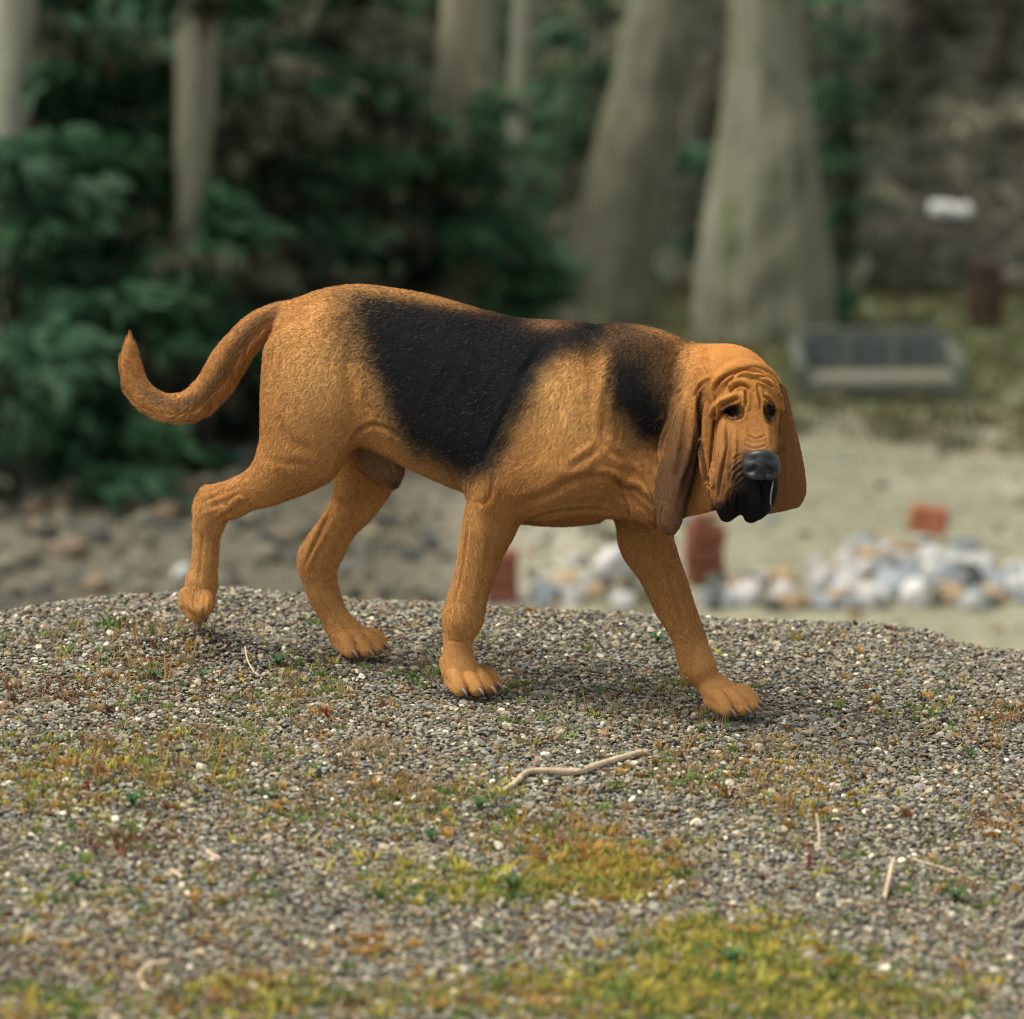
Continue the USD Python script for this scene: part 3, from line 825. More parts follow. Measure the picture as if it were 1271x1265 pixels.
_w = np.array([a @ DOGF for a in PAWS[:3]])
PLX, PLY, PLZ = np.linalg.solve(np.c_[_w[:, :2], np.ones(3)], _w[:, 2])
_cr = np.array([plane_hit(x, y)[:2] for x, y in ((-250, 790), (-120, 774), (0, 755), (80, 741), (200, 733), (300, 727), (400, 737), (500, 744), (600, 751), (700, 758), (800, 760), (900, 764), (1000, 769), (1100, 772), (1150, 778), (1200, 795), (1271, 802), (1380, 806), (1500, 806))])
_o = np.argsort(_cr[:, 0])
CREST = PchipInterpolator(_cr[_o, 0], _cr[_o, 1], extrapolate=False)
LOW = -1.9
_toe = PAWS[3] @ DOGF
_lift = _toe[2] - (PLX * _toe[0] + PLY * _toe[1] + PLZ) - 0.006


def lower(x, y):
    """The lower ground behind the mound and the wooded bank that rises at its back."""
    z = LOW + 0.05 * noise2(x, y, 0.35, 2) + 0.02 * noise2(x, y, 1.3, 3)
    z = z + 0.16 * np.exp(-((x + 2.4) / 1.6) ** 2 - ((y - 11.5) / 2.6) ** 2) + 0.10 * np.exp(-((x + 0.9) / 0.8) ** 2 - ((y - 12.5) / 1.2) ** 2)
    foot = 21.5 + 0.5 * np.sin(x * 0.7) - 1.2 * np.tanh((x - 2.0) / 2)
    e = y - foot
    rise = 0.62 * (e + np.sqrt(e * e + 0.5)) / 2
    return z + np.minimum(rise, 14 + 0.05 * rise) * (1 + 0.12 * noise2(x, y, 0.5, 4))


def land(x, y):
    x, y = np.broadcast_arrays(np.asarray(x, float), np.asarray(y, float))
    xc = np.clip(x, _cr[:, 0].min() + 0.01, _cr[:, 0].max() - 0.01)
    yc = CREST(xc)
    near = np.maximum(y, -4.0)
    z = PLX * np.clip(x, -4, 4) + PLY * near + PLZ
    z = z + _lift * np.exp(-((x - _toe[0]) / 0.16) ** 2 - ((y - _toe[1]) / 0.10) ** 2)
    for a in PAWS[:3]:
        w = a @ DOGF
        z = z - 0.004 * np.exp(-((x - w[0]) ** 2 + (y - w[1]) ** 2) / 0.05 ** 2)
    off = np.abs(x) - 2.2
    e = y - yc - 0.07
    w = 0.05
    drop = 0.8 * (e + np.sqrt(e * e + w * w)) / 2 + 0.35 * (off + np.sqrt(off * off + 0.3)) / 2
    bumps = 0.012 * noise2(x, y, 3.0, 5) + 0.006 * noise2(x, y, 9.0, 6)
    dp = np.min([np.hypot(x - (a @ DOGF)[0], y - (a @ DOGF)[1]) for a in PAWS], axis=0)
    m = z - drop + bumps * np.clip(dp / 0.2 - 0.3, 0, 1)
    lo = lower(x, y)
    k = 0.25
    h = np.clip(0.5 + 0.5 * (m - lo) / k, 0, 1)
    return lo + (m - lo) * h + k * h * (1 - h)


def hit(px, py, t0=5.0, t1=60.0, f=None):
    """Where the line of sight of a pixel meets the land."""
    d = ray(px, py)
    t = np.arange(t0, t1, 0.02)
    q = CAM + t[:, None] * d
    under = q[:, 2] < (f or land)(q[:, 0], q[:, 1])
    i = int(np.argmax(under)) if under.any() else len(t) - 1
    return q[i]


def axis_steps(*spans):
    out = [spans[0][0]]
    for a, b, s in spans:
        n = max(1, int(round((b - a) / s)))
        out += list(np.linspace(a, b, n + 1)[1:])
    return np.array(out)


gx = axis_steps((-60, -12, 4), (-12, -3, 0.5), (-3, -1.6, 0.08), (-1.6, 1.8, 0.022), (1.8, 3.2, 0.08), (3.2, 12, 0.5), (12, 60, 4))
gy = axis_steps((-30, -9, 3), (-9, -3.2, 0.3), (-3.2, 1.9, 0.022), (1.9, 5, 0.1), (5, 26, 0.2), (26, 34, 0.5), (34, 90, 4))
GX, GY = np.meshgrid(gx, gy, indexing="ij")
GZ = land(GX, GY)
_gi = np.arange(GX.size).reshape(GX.shape)
_gf = np.stack([_gi[:-1, :-1], _gi[1:, :-1], _gi[1:, 1:], _gi[:-1, 1:]], -1).reshape(-1, 4)
GV = np.stack([GX, GY, GZ], -1).reshape(-1, 3)
GF = np.vstack([_gf[:, [0, 1, 2]], _gf[:, [0, 2, 3]]])
# what the land is made of: mound of dark grit, pale gravel yard, mossy rubble to the left, leaf mould on the bank
_x, _y = GV[:, 0], GV[:, 1]
_n = noise2(_x, _y, 0.8, 8) + 0.5 * noise2(_x, _y, 2.5, 9)
GC = np.tile(np.array([0.075, 0.068, 0.055]), (len(GV), 1))


def _mix(m, c):
    global GC
    GC = GC * (1 - m[:, None]) + np.array(c) * m[:, None]


_far = sstep(_y, 2.2, 3.2)
_mix(_far, (0.33, 0.315, 0.245))
_mix(_far * sstep(-_x + 0.5 * _n, 0.15, 1.0) * sstep(_y, 2.2, 9), (0.115, 0.108, 0.08))
_mix(_far * sstep(_y + 1.2 * _n, 15.2, 17.5), (0.165, 0.17, 0.085))
_mix(_far * sstep(noise2(_x, _y, 1.7, 12), 0.0, 0.6) * sstep(_x, 0.2, 1.0) * 0.75, (0.20, 0.205, 0.135))
_mix(_far * sstep(_n, 0.1, 0.7) * sstep(_y, 14, 17) * 0.7, (0.12, 0.15, 0.06))
_mix(sstep(_y + 0.4 * _n - (21.0 - 1.2 * np.tanh((_x - 2.0) / 2)), -0.2, 0.8), (0.28, 0.285, 0.21))
_mix(sstep(_y, 20, 23) * sstep(_n, 0.0, 0.6) * 0.6, (0.15, 0.165, 0.10))
ground_mat = usdkit.material(stage, "/World/Looks/ground", {
    "a": ("attribute", {"attribute": "tint"}), "g": ("geometry", {}),
    "n": ("noise_texture", {"scale": 9.0, "detail": 6.0, "roughness": 0.7}), "n2": ("noise_texture", {"scale": 140.0, "detail": 3.0}),
    "r": ("map_range", {"from_min": 0.3, "from_max": 0.7, "to_min": 0.6, "to_max": 1.35}), "h": ("hsv", {}),
    "b": ("bump", {"strength": 0.7, "distance": 0.01}), "p": ("principled_bsdf", {"roughness": 0.95, "specular_ior_level": 0.15})},
    [("g.position", "n.vector"), ("g.position", "n2.vector"), ("n.fac", "r.value"), ("r.result", "h.value"), ("a.color", "h.color"), ("h.color", "p.base_color"), ("n2.fac", "b.height"), ("b.normal", "p.normal")], surface="p.BSDF")
tag(obj("ground", trimesh.Trimesh(GV, GF, process=False), ground_mat, smooth=True, color=GC), kind="structure")
# ---------------------------------------------------------------- the dog as an object
dog_base = np.array([0.0, 0.0, 0.0])
dog = thing("dog", "black and tan bloodhound walking across the grey gravel mound with drooping ears", "dog")
skin_mat = usdkit.material(stage, "/World/Looks/dog_coat", {
    "a": ("attribute", {"attribute": "tint"}), "tc": ("texture_coordinate", {}), "n": ("noise_texture", {"scale": 420.0, "detail": 3.0}),
    "r": ("map_range", {"from_min": 0.3, "from_max": 0.7, "to_min": 0.7, "to_max": 1.2}), "h": ("hsv", {}),
    "b": ("bump", {"strength": 0.5, "distance": 0.0012}), "p": ("principled_bsdf", {"roughness": 0.7, "specular_ior_level": 0.06})},
    [("tc.object", "n.vector"), ("n.fac", "r.value"), ("r.result", "h.value"), ("a.color", "h.color"), ("h.color", "p.base_color"), ("n.fac", "b.height"), ("b.normal", "p.normal")], surface="p.BSDF")
DW = DV @ DOGF
DFW = DF
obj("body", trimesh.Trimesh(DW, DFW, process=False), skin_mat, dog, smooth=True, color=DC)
# nose: a broad leather pad with two nostrils
_keepops = OPS
OPS = []
ell(PD(944.5, 577, -0.116), [0.0200, 0.0300, 0.0185], axes=np.array([[0.454, 0.891, 0.0], [-0.891, 0.454, 0.0], [0.0, 0.0, 1.0]]), k=0.006)
tube([[*PD(928, 568, -0.112), 0.0075], [*PD(936, 565.5, -0.124), 0.0085], [*PD(945, 565, -0.127), 0.0088], [*PD(954, 566, -0.124), 0.0085], [*PD(961, 569, -0.112), 0.0075]], 0.006)
tube([[*PD(927.5, 576, -0.112), 0.0085], [*PD(929, 586, -0.116), 0.0085], [*PD(936, 592, -0.124), 0.0065]], 0.006)
tube([[*PD(962, 576, -0.112), 0.0085], [*PD(960.5, 586, -0.116), 0.0085], [*PD(954, 592, -0.124), 0.0065]], 0.006)
tube([[*PD(944.5, 572, -0.128), 0.0080], [*PD(944.5, 592, -0.126), 0.0060]], 0.006)
tube([[*PD(936.5, 578, -0.142), 0.0058], [*PD(935, 583, -0.132), 0.0050], [*PD(929, 586, -0.126), 0.0028]], 0.0025, sub=True)
tube([[*PD(952.5, 578, -0.142), 0.0058], [*PD(954, 583, -0.132), 0.0050], [*PD(960, 586, -0.126), 0.0028]], 0.0025, sub=True)
tube([[*PD(944.5, 574, -0.142), 0.0014], [*PD(944.5, 598, -0.137), 0.0022]], 0.003, sub=True)
NVx, NFx = skin(0.0014, np.array([box_of(o)[0] for o in OPS]).min(0) - 0.012, np.array([box_of(o)[1] for o in OPS]).max(0) + 0.012)
_t = trimesh.Trimesh(NVx, NFx, process=False)
trimesh.smoothing.filter_taubin(_t, 0.5, 0.52, 8)
OPS = _keepops
nose_mat = usdkit.material(stage, "/World/Looks/nose_leather", {
    "tc": ("texture_coordinate", {}), "v": ("voronoi_texture", {"scale": 520.0}), "b": ("bump", {"strength": 0.5, "distance": 0.0007}),
    "p": ("principled_bsdf", {"base_color": (0.010, 0.011, 0.013), "roughness": 0.36, "specular_ior_level": 0.55})},
    [("tc.object", "v.vector"), ("v.distance", "b.height"), ("b.normal", "p.normal")], surface="p.BSDF")
obj("nose", trimesh.Trimesh(np.array(_t.vertices) @ DOGF, NFx, process=False), nose_mat, dog, smooth=True)
eye_mat = mat("eye", (0.016, 0.008, 0.005), 0.15, col2=(0.012, 0.006, 0.004), scale=300.0, spec=0.3)
lid_mat = mat("eyelid", (0.12, 0.035, 0.022), 0.35, scale=200.0, spec=0.5)
for x, y, d, r, lid in ((911, 511.5, -0.033, 0.0105, ((900, 514, -0.043), (909, 520, -0.047), (918, 517, -0.046))), (954, 511, -0.030, 0.0105, ((949, 519, -0.043), (954, 524, -0.043), (959, 518, -0.038)))):
    s = trimesh.creation.icosphere(3, r)
    c = PD(x, y, d) @ DOGF
    s.apply_translation(c)
    e = obj("eye", s, eye_mat, dog, smooth=True)
    q, _ok2 = trace([(a[0], a[1]) for a in lid])
    if _ok2.all():
        v, f = tube_mesh(q @ DOGF, [0.0012, 0.0021, 0.0012], 6)
        obj("eyelid", trimesh.Trimesh(v, f, process=False), lid_mat, e, smooth=True)
spit = usdkit.material(stage, "/World/Looks/saliva", {"p": ("principled_bsdf", {"base_color": (0.75, 0.74, 0.68), "roughness": 0.12, "specular_ior_level": 0.6, "transmission_weight": 0.35})}, surface="p.BSDF")
_sq, _so = trace([(959.5, 597), (958, 606), (956.5, 615), (956, 624), (957, 631)])
if _so.all():
    v, f = tube_mesh(_sq @ DOGF - 0.0012 * FWD, [0.0009, 0.0015, 0.0013, 0.0016, 0.0007], 6)
    obj("saliva", trimesh.Trimesh(v, f, process=False), spit, dog, smooth=True)
claw_mat = mat("claw", (0.19, 0.13, 0.085), 0.45, col2=(0.06, 0.042, 0.03), scale=120.0, spec=0.5)
for a, b, c, r in CLAWS:
    back = a - 0.9 * (b - a)
    q = spline(np.array([back, a, b, c]), 9)
    v, f = tube_mesh(q @ DOGF, np.interp(np.linspace(0, 1, 9), [0, 0.4, 0.8, 1], [r, r, r * 0.62, r * 0.12]), 8)
    obj("claw", trimesh.Trimesh(v, f, process=False), claw_mat, dog, smooth=True)
# the short coat, hair by hair
_r = np.random.default_rng(5)
_fa = _m.area_faces if len(_m.faces) == len(DF) else trimesh.Trimesh(DV, DF, process=False).area_faces
_fn = np.array(trimesh.Trimesh(DV, DF, process=False).face_normals)
_fc = DV[DF].mean(1)
_toward = (_fn @ (DOGF @ np.array([0.0, -0.98, 0.2])))
_wt = _fa * np.where(_toward > -0.25, 1.0, 0.3)
_lum = DC[DF].mean(1).sum(1)
NH = 150000
_i = _r.choice(len(DF), NH, p=_wt / _wt.sum())
_b = _r.dirichlet((1, 1, 1), NH)
_root = (DV[DF[_i]] * _b[:, :, None]).sum(1)
_nn = (DN[DF[_i]] * _b[:, :, None]).sum(1)
_nn /= np.linalg.norm(_nn, axis=1)[:, None]
_jx = to_px(_root)
_jit = _r.normal(size=(NH, 3)) * (0.009 + 0.022 * np.exp(-((_jx[:, 0] - 440) / 45) ** 2) * (_jx[:, 1] < 560))[:, None]
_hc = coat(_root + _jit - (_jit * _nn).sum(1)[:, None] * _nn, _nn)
_px = to_px(_root)
_pd = (_root @ DOGF - CAM) @ FWD - HEADD
_hd = in_poly(_px, [(848, 470), (862, 430), (890, 415), (935, 425), (985, 460), (1020, 640), (960, 670), (815, 675), (808, 600), (818, 545), (832, 505)]) > 0
_flow = np.tile(np.array([-0.80, 0.0, -0.60]), (NH, 1))
_lg = sstep(_px[:, 1], 590, 650)[:, None]
_flow = _flow * (1 - _lg) + np.array([-0.12, 0.0, -1.0]) * _lg
_sh = np.exp(-((_px[:, 0] - 690) / 70) ** 2 - ((_px[:, 1] - 510) / 90) ** 2)[:, None]
_flow = _flow * (1 - 0.7 * _sh) + np.array([-0.45, 0.0, -0.9]) * 0.7 * _sh
_flow[_hd] = np.array([-0.35, 0.0, -0.9])
_face = _hd & (_px[:, 0] > 884) & (_px[:, 1] < 620) & (_pd < 0.02)
_nc = PD(944, 585, -0.12)
_flow[_face] = (_root[_face] - _nc) * np.array([1, 1.5, 1.0])
_tailm = (_root[:, 0] < P(352, 390, 0)[0]) & (_root[:, 2] > P(330, 530, 0)[2])
_tc = np.array([t[:3] for t in tp])
_tt = np.gradient(_tc, axis=0)
_ti = cKDTree(_tc).query(_root[_tailm])[1]
_flow[_tailm] = _tt[_ti] / np.linalg.norm(_tt[_ti], axis=1)[:, None] + np.array([0, 0, -0.25])
_flow /= np.linalg.norm(_flow, axis=1)[:, None] + 1e-9
_flow += 0.22 * _r.normal(size=(NH, 3)) + 0.25 * np.stack([meshkit.noise(_root * 30, 11), meshkit.noise(_root * 30, 12), meshkit.noise(_root * 30, 13)], 1)
_flow -= (_flow * _nn).sum(1)[:, None] * _nn
_flow /= np.linalg.norm(_flow, axis=1)[:, None] + 1e-9
_ln = np.where(_hd, np.where(_px[:, 0] > 880, 0.0024, 0.0036), np.where(_lg[:, 0] > 0.5, 0.0050, 0.0068)) * _r.uniform(0.7, 1.25, NH)
_ln[_tailm] = 0.0080 * _r.uniform(0.7, 1.3, int(_tailm.sum()))
_under = _tailm & (_nn[:, 2] < -0.4)
_ln[_under] *= 1.7
_ln[_px[:, 1] > 795] *= 0.4
_ln[(_px[:, 1] > 735) & (_px[:, 0] < 300)] *= 0.45
_el = np.where(_hd, 0.15, 0.22) + np.where(_under, 0.4, 0.0) + 0.15 * np.abs(_r.normal(size=NH))
_mid = _root + (_flow * np.cos(_el)[:, None] + _nn * np.sin(_el)[:, None]) * (_ln * 0.55)[:, None]
_tip = _mid + (_flow * np.cos(_el * 0.3)[:, None] + _nn * np.sin(_el * 0.3)[:, None]) * (_ln * 0.5)[:, None]
_okh = ~((_hd) & (_hc.max(1) < 0.02)) & ~(_face & (np.hypot(_px[:, 0] - 944, _px[:, 1] - 580) < 26))
_hc = _hc * _r.lognormal(0.0, 0.30, NH)[:, None] * 1.05
_pale = (_r.random(NH) < 0.022 + 0.06 * np.exp(-((_jx[:, 0] - 600) / 50) ** 2 - ((_jx[:, 1] - 500) / 60) ** 2)) & (_hc.max(1) < 0.05)
_hc[_pale] = np.array([0.15, 0.12, 0.07]) * _r.uniform(0.5, 1.2, int(_pale.sum()))[:, None]
_hc = np.clip(_hc, 0.004, 0.8)
_pts = np.stack([_root - _nn * 0.0008, _mid, _tip], 1)[_okh]
_n = len(_pts)
fur = UsdGeom.BasisCurves.Define(stage, str(dog.GetPath()) + "/fur")
fur.CreateTypeAttr("linear")
fur.CreateCurveVertexCountsAttr(Vt.IntArray.FromNumpy(np.full(_n, 3, np.int32)))
fur.CreatePointsAttr(Vt.Vec3fArray.FromNumpy((_pts.reshape(-1, 3) @ DOGF).astype(np.float32)))
fur.CreateWidthsAttr(Vt.FloatArray.FromNumpy(np.tile(np.array([0.00058, 0.00050, 0.00015], np.float32), _n)))
fur.SetWidthsInterpolation("vertex")
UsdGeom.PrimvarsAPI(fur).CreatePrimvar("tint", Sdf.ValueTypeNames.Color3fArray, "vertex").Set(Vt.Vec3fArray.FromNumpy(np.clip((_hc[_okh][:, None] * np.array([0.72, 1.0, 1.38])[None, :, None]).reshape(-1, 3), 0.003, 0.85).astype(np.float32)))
fur_mat = usdkit.material(stage, "/World/Looks/dog_hair", {"a": ("attribute", {"attribute": "tint"}), "p": ("principled_bsdf", {"roughness": 0.48, "specular_ior_level": 0.12})}, [("a.color", "p.base_color")], surface="p.BSDF")
UsdShade.MaterialBindingAPI.Apply(fur.GetPrim()).Bind(fur_mat)
tag(fur.GetPrim(), kind="stuff")
# ---------------------------------------------------------------- grit and plants of the mound
def quat_arr(ax, ang):
    ax = ax / np.linalg.norm(ax, axis=1)[:, None]
    return np.c_[np.cos(ang / 2), ax * np.sin(ang / 2)[:, None]]


def qmul(a, b):
    w1, x1, y1, z1 = a.T
    w2, x2, y2, z2 = b.T
    return np.stack([w1 * w2 - x1 * x2 - y1 * y2 - z1 * z2, w1 * x2 + x1 * w2 + y1 * z2 - z1 * y2, w1 * y2 - x1 * z2 + y1 * w2 + z1 * x2, w1 * z2 + x1 * y2 - y1 * x2 + z1 * w2], 1)


def scatter(name, protos, which, pos, quat, scale, label, cat):
    pi = UsdGeom.PointInstancer.Define(stage, "/World/" + name)
    rel = pi.CreatePrototypesRel()
    for i, (nm, me, mt) in enumerate(protos):
        m = obj("kinds/" + nm, me, mt, pi.GetPrim())
        rel.AddTarget(m.GetPath())
    pi.CreateProtoIndicesAttr(Vt.IntArray.FromNumpy(which.astype(np.int32)))
    pi.CreatePositionsAttr(Vt.Vec3fArray.FromNumpy(pos.astype(np.float32)))
    q = np.asarray(quat, np.float32)
    pi.CreateOrientationsAttr(Vt.QuathArray([Gf.Quath(float(a), float(b), float(c), float(d)) for a, b, c, d in q]))
    pi.CreateScalesAttr(Vt.Vec3fArray.FromNumpy(np.asarray(scale, np.float32)))
    tag(pi.GetPrim(), label, cat, kind="stuff")
    return pi


rg = np.random.default_rng(21)
NG = 270000
_d = rg.uniform(0, 1, NG) ** 0.85
gy_ = -3.1 + _d * 4.6
gx_ = rg.uniform(-1, 1, NG) * (0.1140 * (gy_ + 7.9) + 0.34)
_yc = CREST(np.clip(gx_, _cr[:, 0].min() + 0.01, _cr[:, 0].max() - 0.01))
_k = gy_ < _yc + 0.45
gx_, gy_ = gx_[_k], gy_[_k]
gn = len(gx_)
gr_ = 0.0035 * rg.lognormal(0, 0.36, gn)
gr_ = np.clip(gr_, 0.0018, 0.0105)
gz_ = land(gx_, gy_) + gr_ * 0.25 + rg.uniform(0, 0.005, gn)
kinds = [("dark_grit", (0.095, 0.090, 0.072), 0.24), ("grey_grit", (0.235, 0.222, 0.172), 0.30), ("blue_grit", (0.215, 0.225, 0.205), 0.14), ("tan_grit", (0.34, 0.29, 0.20), 0.16), ("pale_grit", (0.62, 0.57, 0.45), 0.035), ("rust_grit", (0.22, 0.13, 0.065), 0.05), ("olive_grit", (0.225, 0.205, 0.115), 0.065)]
protos, prob = [], []
for i, (nm, col, pb) in enumerate(kinds):
    mt = mat(nm, col, 0.85, col2=tuple(c * 0.6 for c in col), scale=2.0, rnd=0.45, spec=0.25)
    for j in range(2):
        protos.append((nm + ("_chip" if j else ""), rock_mesh(30 + i * 2 + j, 1, 0.52), mt))
        prob.append(pb / 2)
wh = rg.choice(len(protos), gn, p=np.array(prob) / sum(prob))
gq = qmul(quat_arr(np.c_[rg.normal(size=(gn, 2)), np.zeros(gn)], np.abs(rg.normal(0, 0.45, gn))), quat_arr(np.tile([0, 0, 1.0], (gn, 1)), rg.uniform(0, 6.28, gn)))
scatter("gravel", protos, wh, np.c_[gx_, gy_, gz_], gq, np.repeat(gr_[:, None], 3, 1), "small grey angular gravel covering the mound under the dog", "gravel")


def tuft(seed, n, h, w, spread, lean=0.6, bend=0.4):
    """A tuft of narrow blades, each a bent strip of four triangles."""
    r = np.random.default_rng(seed)
    V, F = [], []
    for i in range(n):
        a, hh, l = r.uniform(0, 6.28), h * r.uniform(0.5, 1.1), lean * r.uniform(0.1, 1.0)
        o = np.array([math.cos(a), math.sin(a), 0]) * spread * r.uniform(0, 1)
        d = np.array([math.cos(a + r.normal(0, 0.6)), math.sin(a + r.normal(0, 0.6)), 0])
        s = np.cross(d, [0, 0, 1.0]) * w / 2
        p1 = o + d * hh * l * 0.4 + np.array([0, 0, hh * 0.55])
        p2 = o + d * hh * l * (0.8 + bend) + np.array([0, 0, hh])
        b = len(V)
        V += [o - s, o + s, p1 - s * 0.8, p1 + s * 0.8, p2]
        F += [(b, b + 1, b + 3), (b, b + 3, b + 2), (b + 2, b + 3, b + 4)]
    return trimesh.Trimesh(np.array(V), np.array(F), process=False)


plant_cols = {"yellow": ((0.54, 0.47, 0.085), (0.33, 0.30, 0.05)), "green": ((0.22, 0.32, 0.075), (0.09, 0.15, 0.04)), "ochre": ((0.55, 0.33, 0.085), (0.32, 0.18, 0.05)), "straw": ((0.42, 0.33, 0.19), (0.26, 0.19, 0.10)), "russet": ((0.26, 0.12, 0.06), (0.13, 0.06, 0.03))}
PM = {k: mat(k + "_moss", c, 0.8, col2=d, scale=3.0, rnd=0.35, island=0.25, spec=0.2, trans=0.25) for k, (c, d) in plant_cols.items()}
# patches of moss: middle, spread and count in the photograph, colours by weight
patches = [
    (742, 1084, 46, 16, 2300, "yellow yellow ochre ochre green"), (640, 1108, 45, 11, 360, "yellow green green"), (545, 1100, 60, 14, 480, "yellow yellow green"), (690, 1035, 60, 18, 420, "straw ochre green russet"), (800, 1060, 50, 18, 300, "yellow ochre straw"),
    (900, 1180, 62, 24, 2300, "yellow green yellow green yellow ochre"), (985, 1235, 95, 22, 2400, "yellow green yellow green straw"), (840, 1235, 80, 20, 1800, "yellow yellow green"), (750, 1255, 70, 14, 500, "yellow green ochre"), (1120, 1245, 80, 16, 500, "straw green yellow"),
    (620, 1250, 250, 14, 600, "straw green yellow ochre"), (200, 1235, 160, 18, 300, "straw green russet"),
    (455, 1172, 22, 8, 120, "ochre"), (305, 1225, 32, 12, 260, "yellow ochre"), (90, 1195, 70, 22, 220, "straw russet ochre"), (60, 1250, 60, 12, 160, "green yellow ochre"), (230, 1245, 60, 12, 120, "green yellow"), (440, 1240, 90, 16, 420, "yellow green straw"), (600, 1230, 70, 18, 300, "ochre yellow green"),
    (185, 840, 62, 22, 520, "straw ochre green russet"), (130, 950, 85, 26, 800, "ochre straw yellow russet green"), (260, 950, 70, 24, 420, "straw yellow green"), (60, 980, 60, 26, 420, "yellow ochre green"), (380, 840, 35, 14, 240, "straw yellow green"), (345, 868, 30, 10, 160, "green straw"),
    (465, 990, 62, 16, 520, "straw straw ochre"), (460, 934, 24, 7, 160, "straw"), (520, 1010, 60, 16, 320, "yellow straw green"), (840, 962, 45, 14, 320, "straw ochre green"), (600, 985, 40, 12, 120, "yellow green"), (635, 848, 18, 5, 90, "straw green"),
    (1000, 985, 55, 34, 420, "ochre yellow straw"), (960, 940, 30, 20, 140, "ochre straw"), (1180, 1090, 55, 18, 260, "green straw"), (1240, 1020, 30, 20, 160, "russet ochre"), (1200, 880, 60, 16, 200, "ochre straw green"), (1255, 880, 20, 8, 90, "ochre straw"),
    (30, 860, 40, 12, 160, "russet straw"), (170, 1040, 40, 14, 160, "green russet"), (60, 1100, 60, 24, 200, "green straw yellow"), (210, 1120, 80, 26, 200, "green ochre"), (330, 1010, 60, 16, 220, "straw green ochre"), (420, 880, 60, 24, 220, "ochre straw"), (290, 905, 60, 18, 220, "green straw"), (820, 850, 40, 10, 90, "green straw"), (700, 880, 60, 20, 140, "green straw"),
    (100, 790, 60, 10, 140, "straw green"), (520, 830, 40, 8, 110, "green straw"), (640, 640, 0, 0, 0, ""),
]
mp, mk = [], []
for cx, cy, sx, sy, n, ks in patches:
    ks = ks.split()
    for _ in range(int(n * 0.5)):
        mp.append((cx + rg.normal() * sx, cy + rg.normal() * sy))
        mk.append(rg.choice(ks))
for _ in range(2200):                                   # odd sprigs between the stones
    mp.append((rg.uniform(-250, 1520), 745 + 560 * rg.random() ** 0.8))
    mk.append(rg.choice(["green", "straw", "ochre", "yellow", "russet", "straw"]))
mp = np.array(mp)
mk = np.array(mk)
_pw = np.array([plane_hit(x, y) for x, y in mp])
_k = (_pw[:, 1] < CREST(np.clip(_pw[:, 0], _cr[:, 0].min() + 0.01, _cr[:, 0].max() - 0.01)) + 0.2) & (_pw[:, 1] > -3.6)
_pw, mk = _pw[_k], mk[_k]
_pw[:, 2] = land(_pw[:, 0], _pw[:, 1]) + 0.002
names = list(PM)
pro = []
for i, k in enumerate(names):
    pro += [(k + "_tuft", tuft(60 + i, 16, 0.010, 0.0036, 0.011), PM[k]), (k + "_sprig", tuft(80 + i, 9, 0.013, 0.0026, 0.010, 0.9), PM[k])]
wh = np.array([names.index(k) * 2 for k in mk]) + rg.integers(0, 2, len(mk))
_s = rg.lognormal(0, 0.3, len(mk)) * 0.95
mq = quat_arr(np.tile([0, 0, 1.0], (len(mk), 1)), rg.uniform(0, 6.28, len(mk)))
scatter("moss", pro, wh, _pw, mq, np.c_[_s, _s, _s * rg.uniform(0.6, 1.1, len(mk))], "yellow, green and straw coloured moss growing in patches on the gravel", "moss")
# thin dry stalks
sp, sk = [], []
for cx, cy, sx, sy, n in ((180, 822, 50, 18, 55), (130, 945, 75, 20, 60), (690, 1035, 55, 14, 60), (960, 985, 50, 40, 40), (270, 950, 60, 20, 26), (820, 880, 60, 26, 30), (465, 975, 60, 16, 30), (1210, 960, 60, 60, 18), (240, 800, 30, 8, 16)):
    for _ in range(n):
        q = plane_hit(cx + rg.normal() * sx, cy + rg.normal() * sy)
        sp.append([q[0], q[1], float(land(q[0], q[1]))])
sp = np.array(sp)
pro = [("stalks", tuft(101, 4, 0.045, 0.0016, 0.006, 0.5), PM["straw"]), ("brown_stalks", tuft(102, 4, 0.055, 0.0016, 0.007, 0.4), PM["ochre"]), ("green_stalks", tuft(103, 5, 0.035, 0.0019, 0.006, 0.7), PM["green"])]
_s = rg.uniform(0.6, 1.2, len(sp))
scatter("dry_grass", pro, rg.choice(3, len(sp), p=(0.4, 0.4, 0.2)), sp, quat_arr(np.tile([0, 0, 1.0], (len(sp), 1)), rg.uniform(0, 6.28, len(sp))), np.repeat(_s[:, None], 3, 1), "thin dry grass stalks standing on the gravel mound", "grass")

# twigs and weeds one can point at
bark_twig = mat("twig_bark", (0.58, 0.46, 0.32), 0.75, col2=(0.36, 0.26, 0.17), scale=60.0, bump=0.001, bscale=300.0)
dark_twig = mat("dark_twig", (0.12, 0.085, 0.055), 0.85, scale=60.0)
lichen = mat("lichen", (0.40, 0.44, 0.40), 0.95, col2=(0.18, 0.22, 0.18), scale=200.0, bump=0.001)


def on_land(px, py, up=0.0):
    q = plane_hit(px, py)
    return np.array([q[0], q[1], float(land(q[0], q[1])) + up])


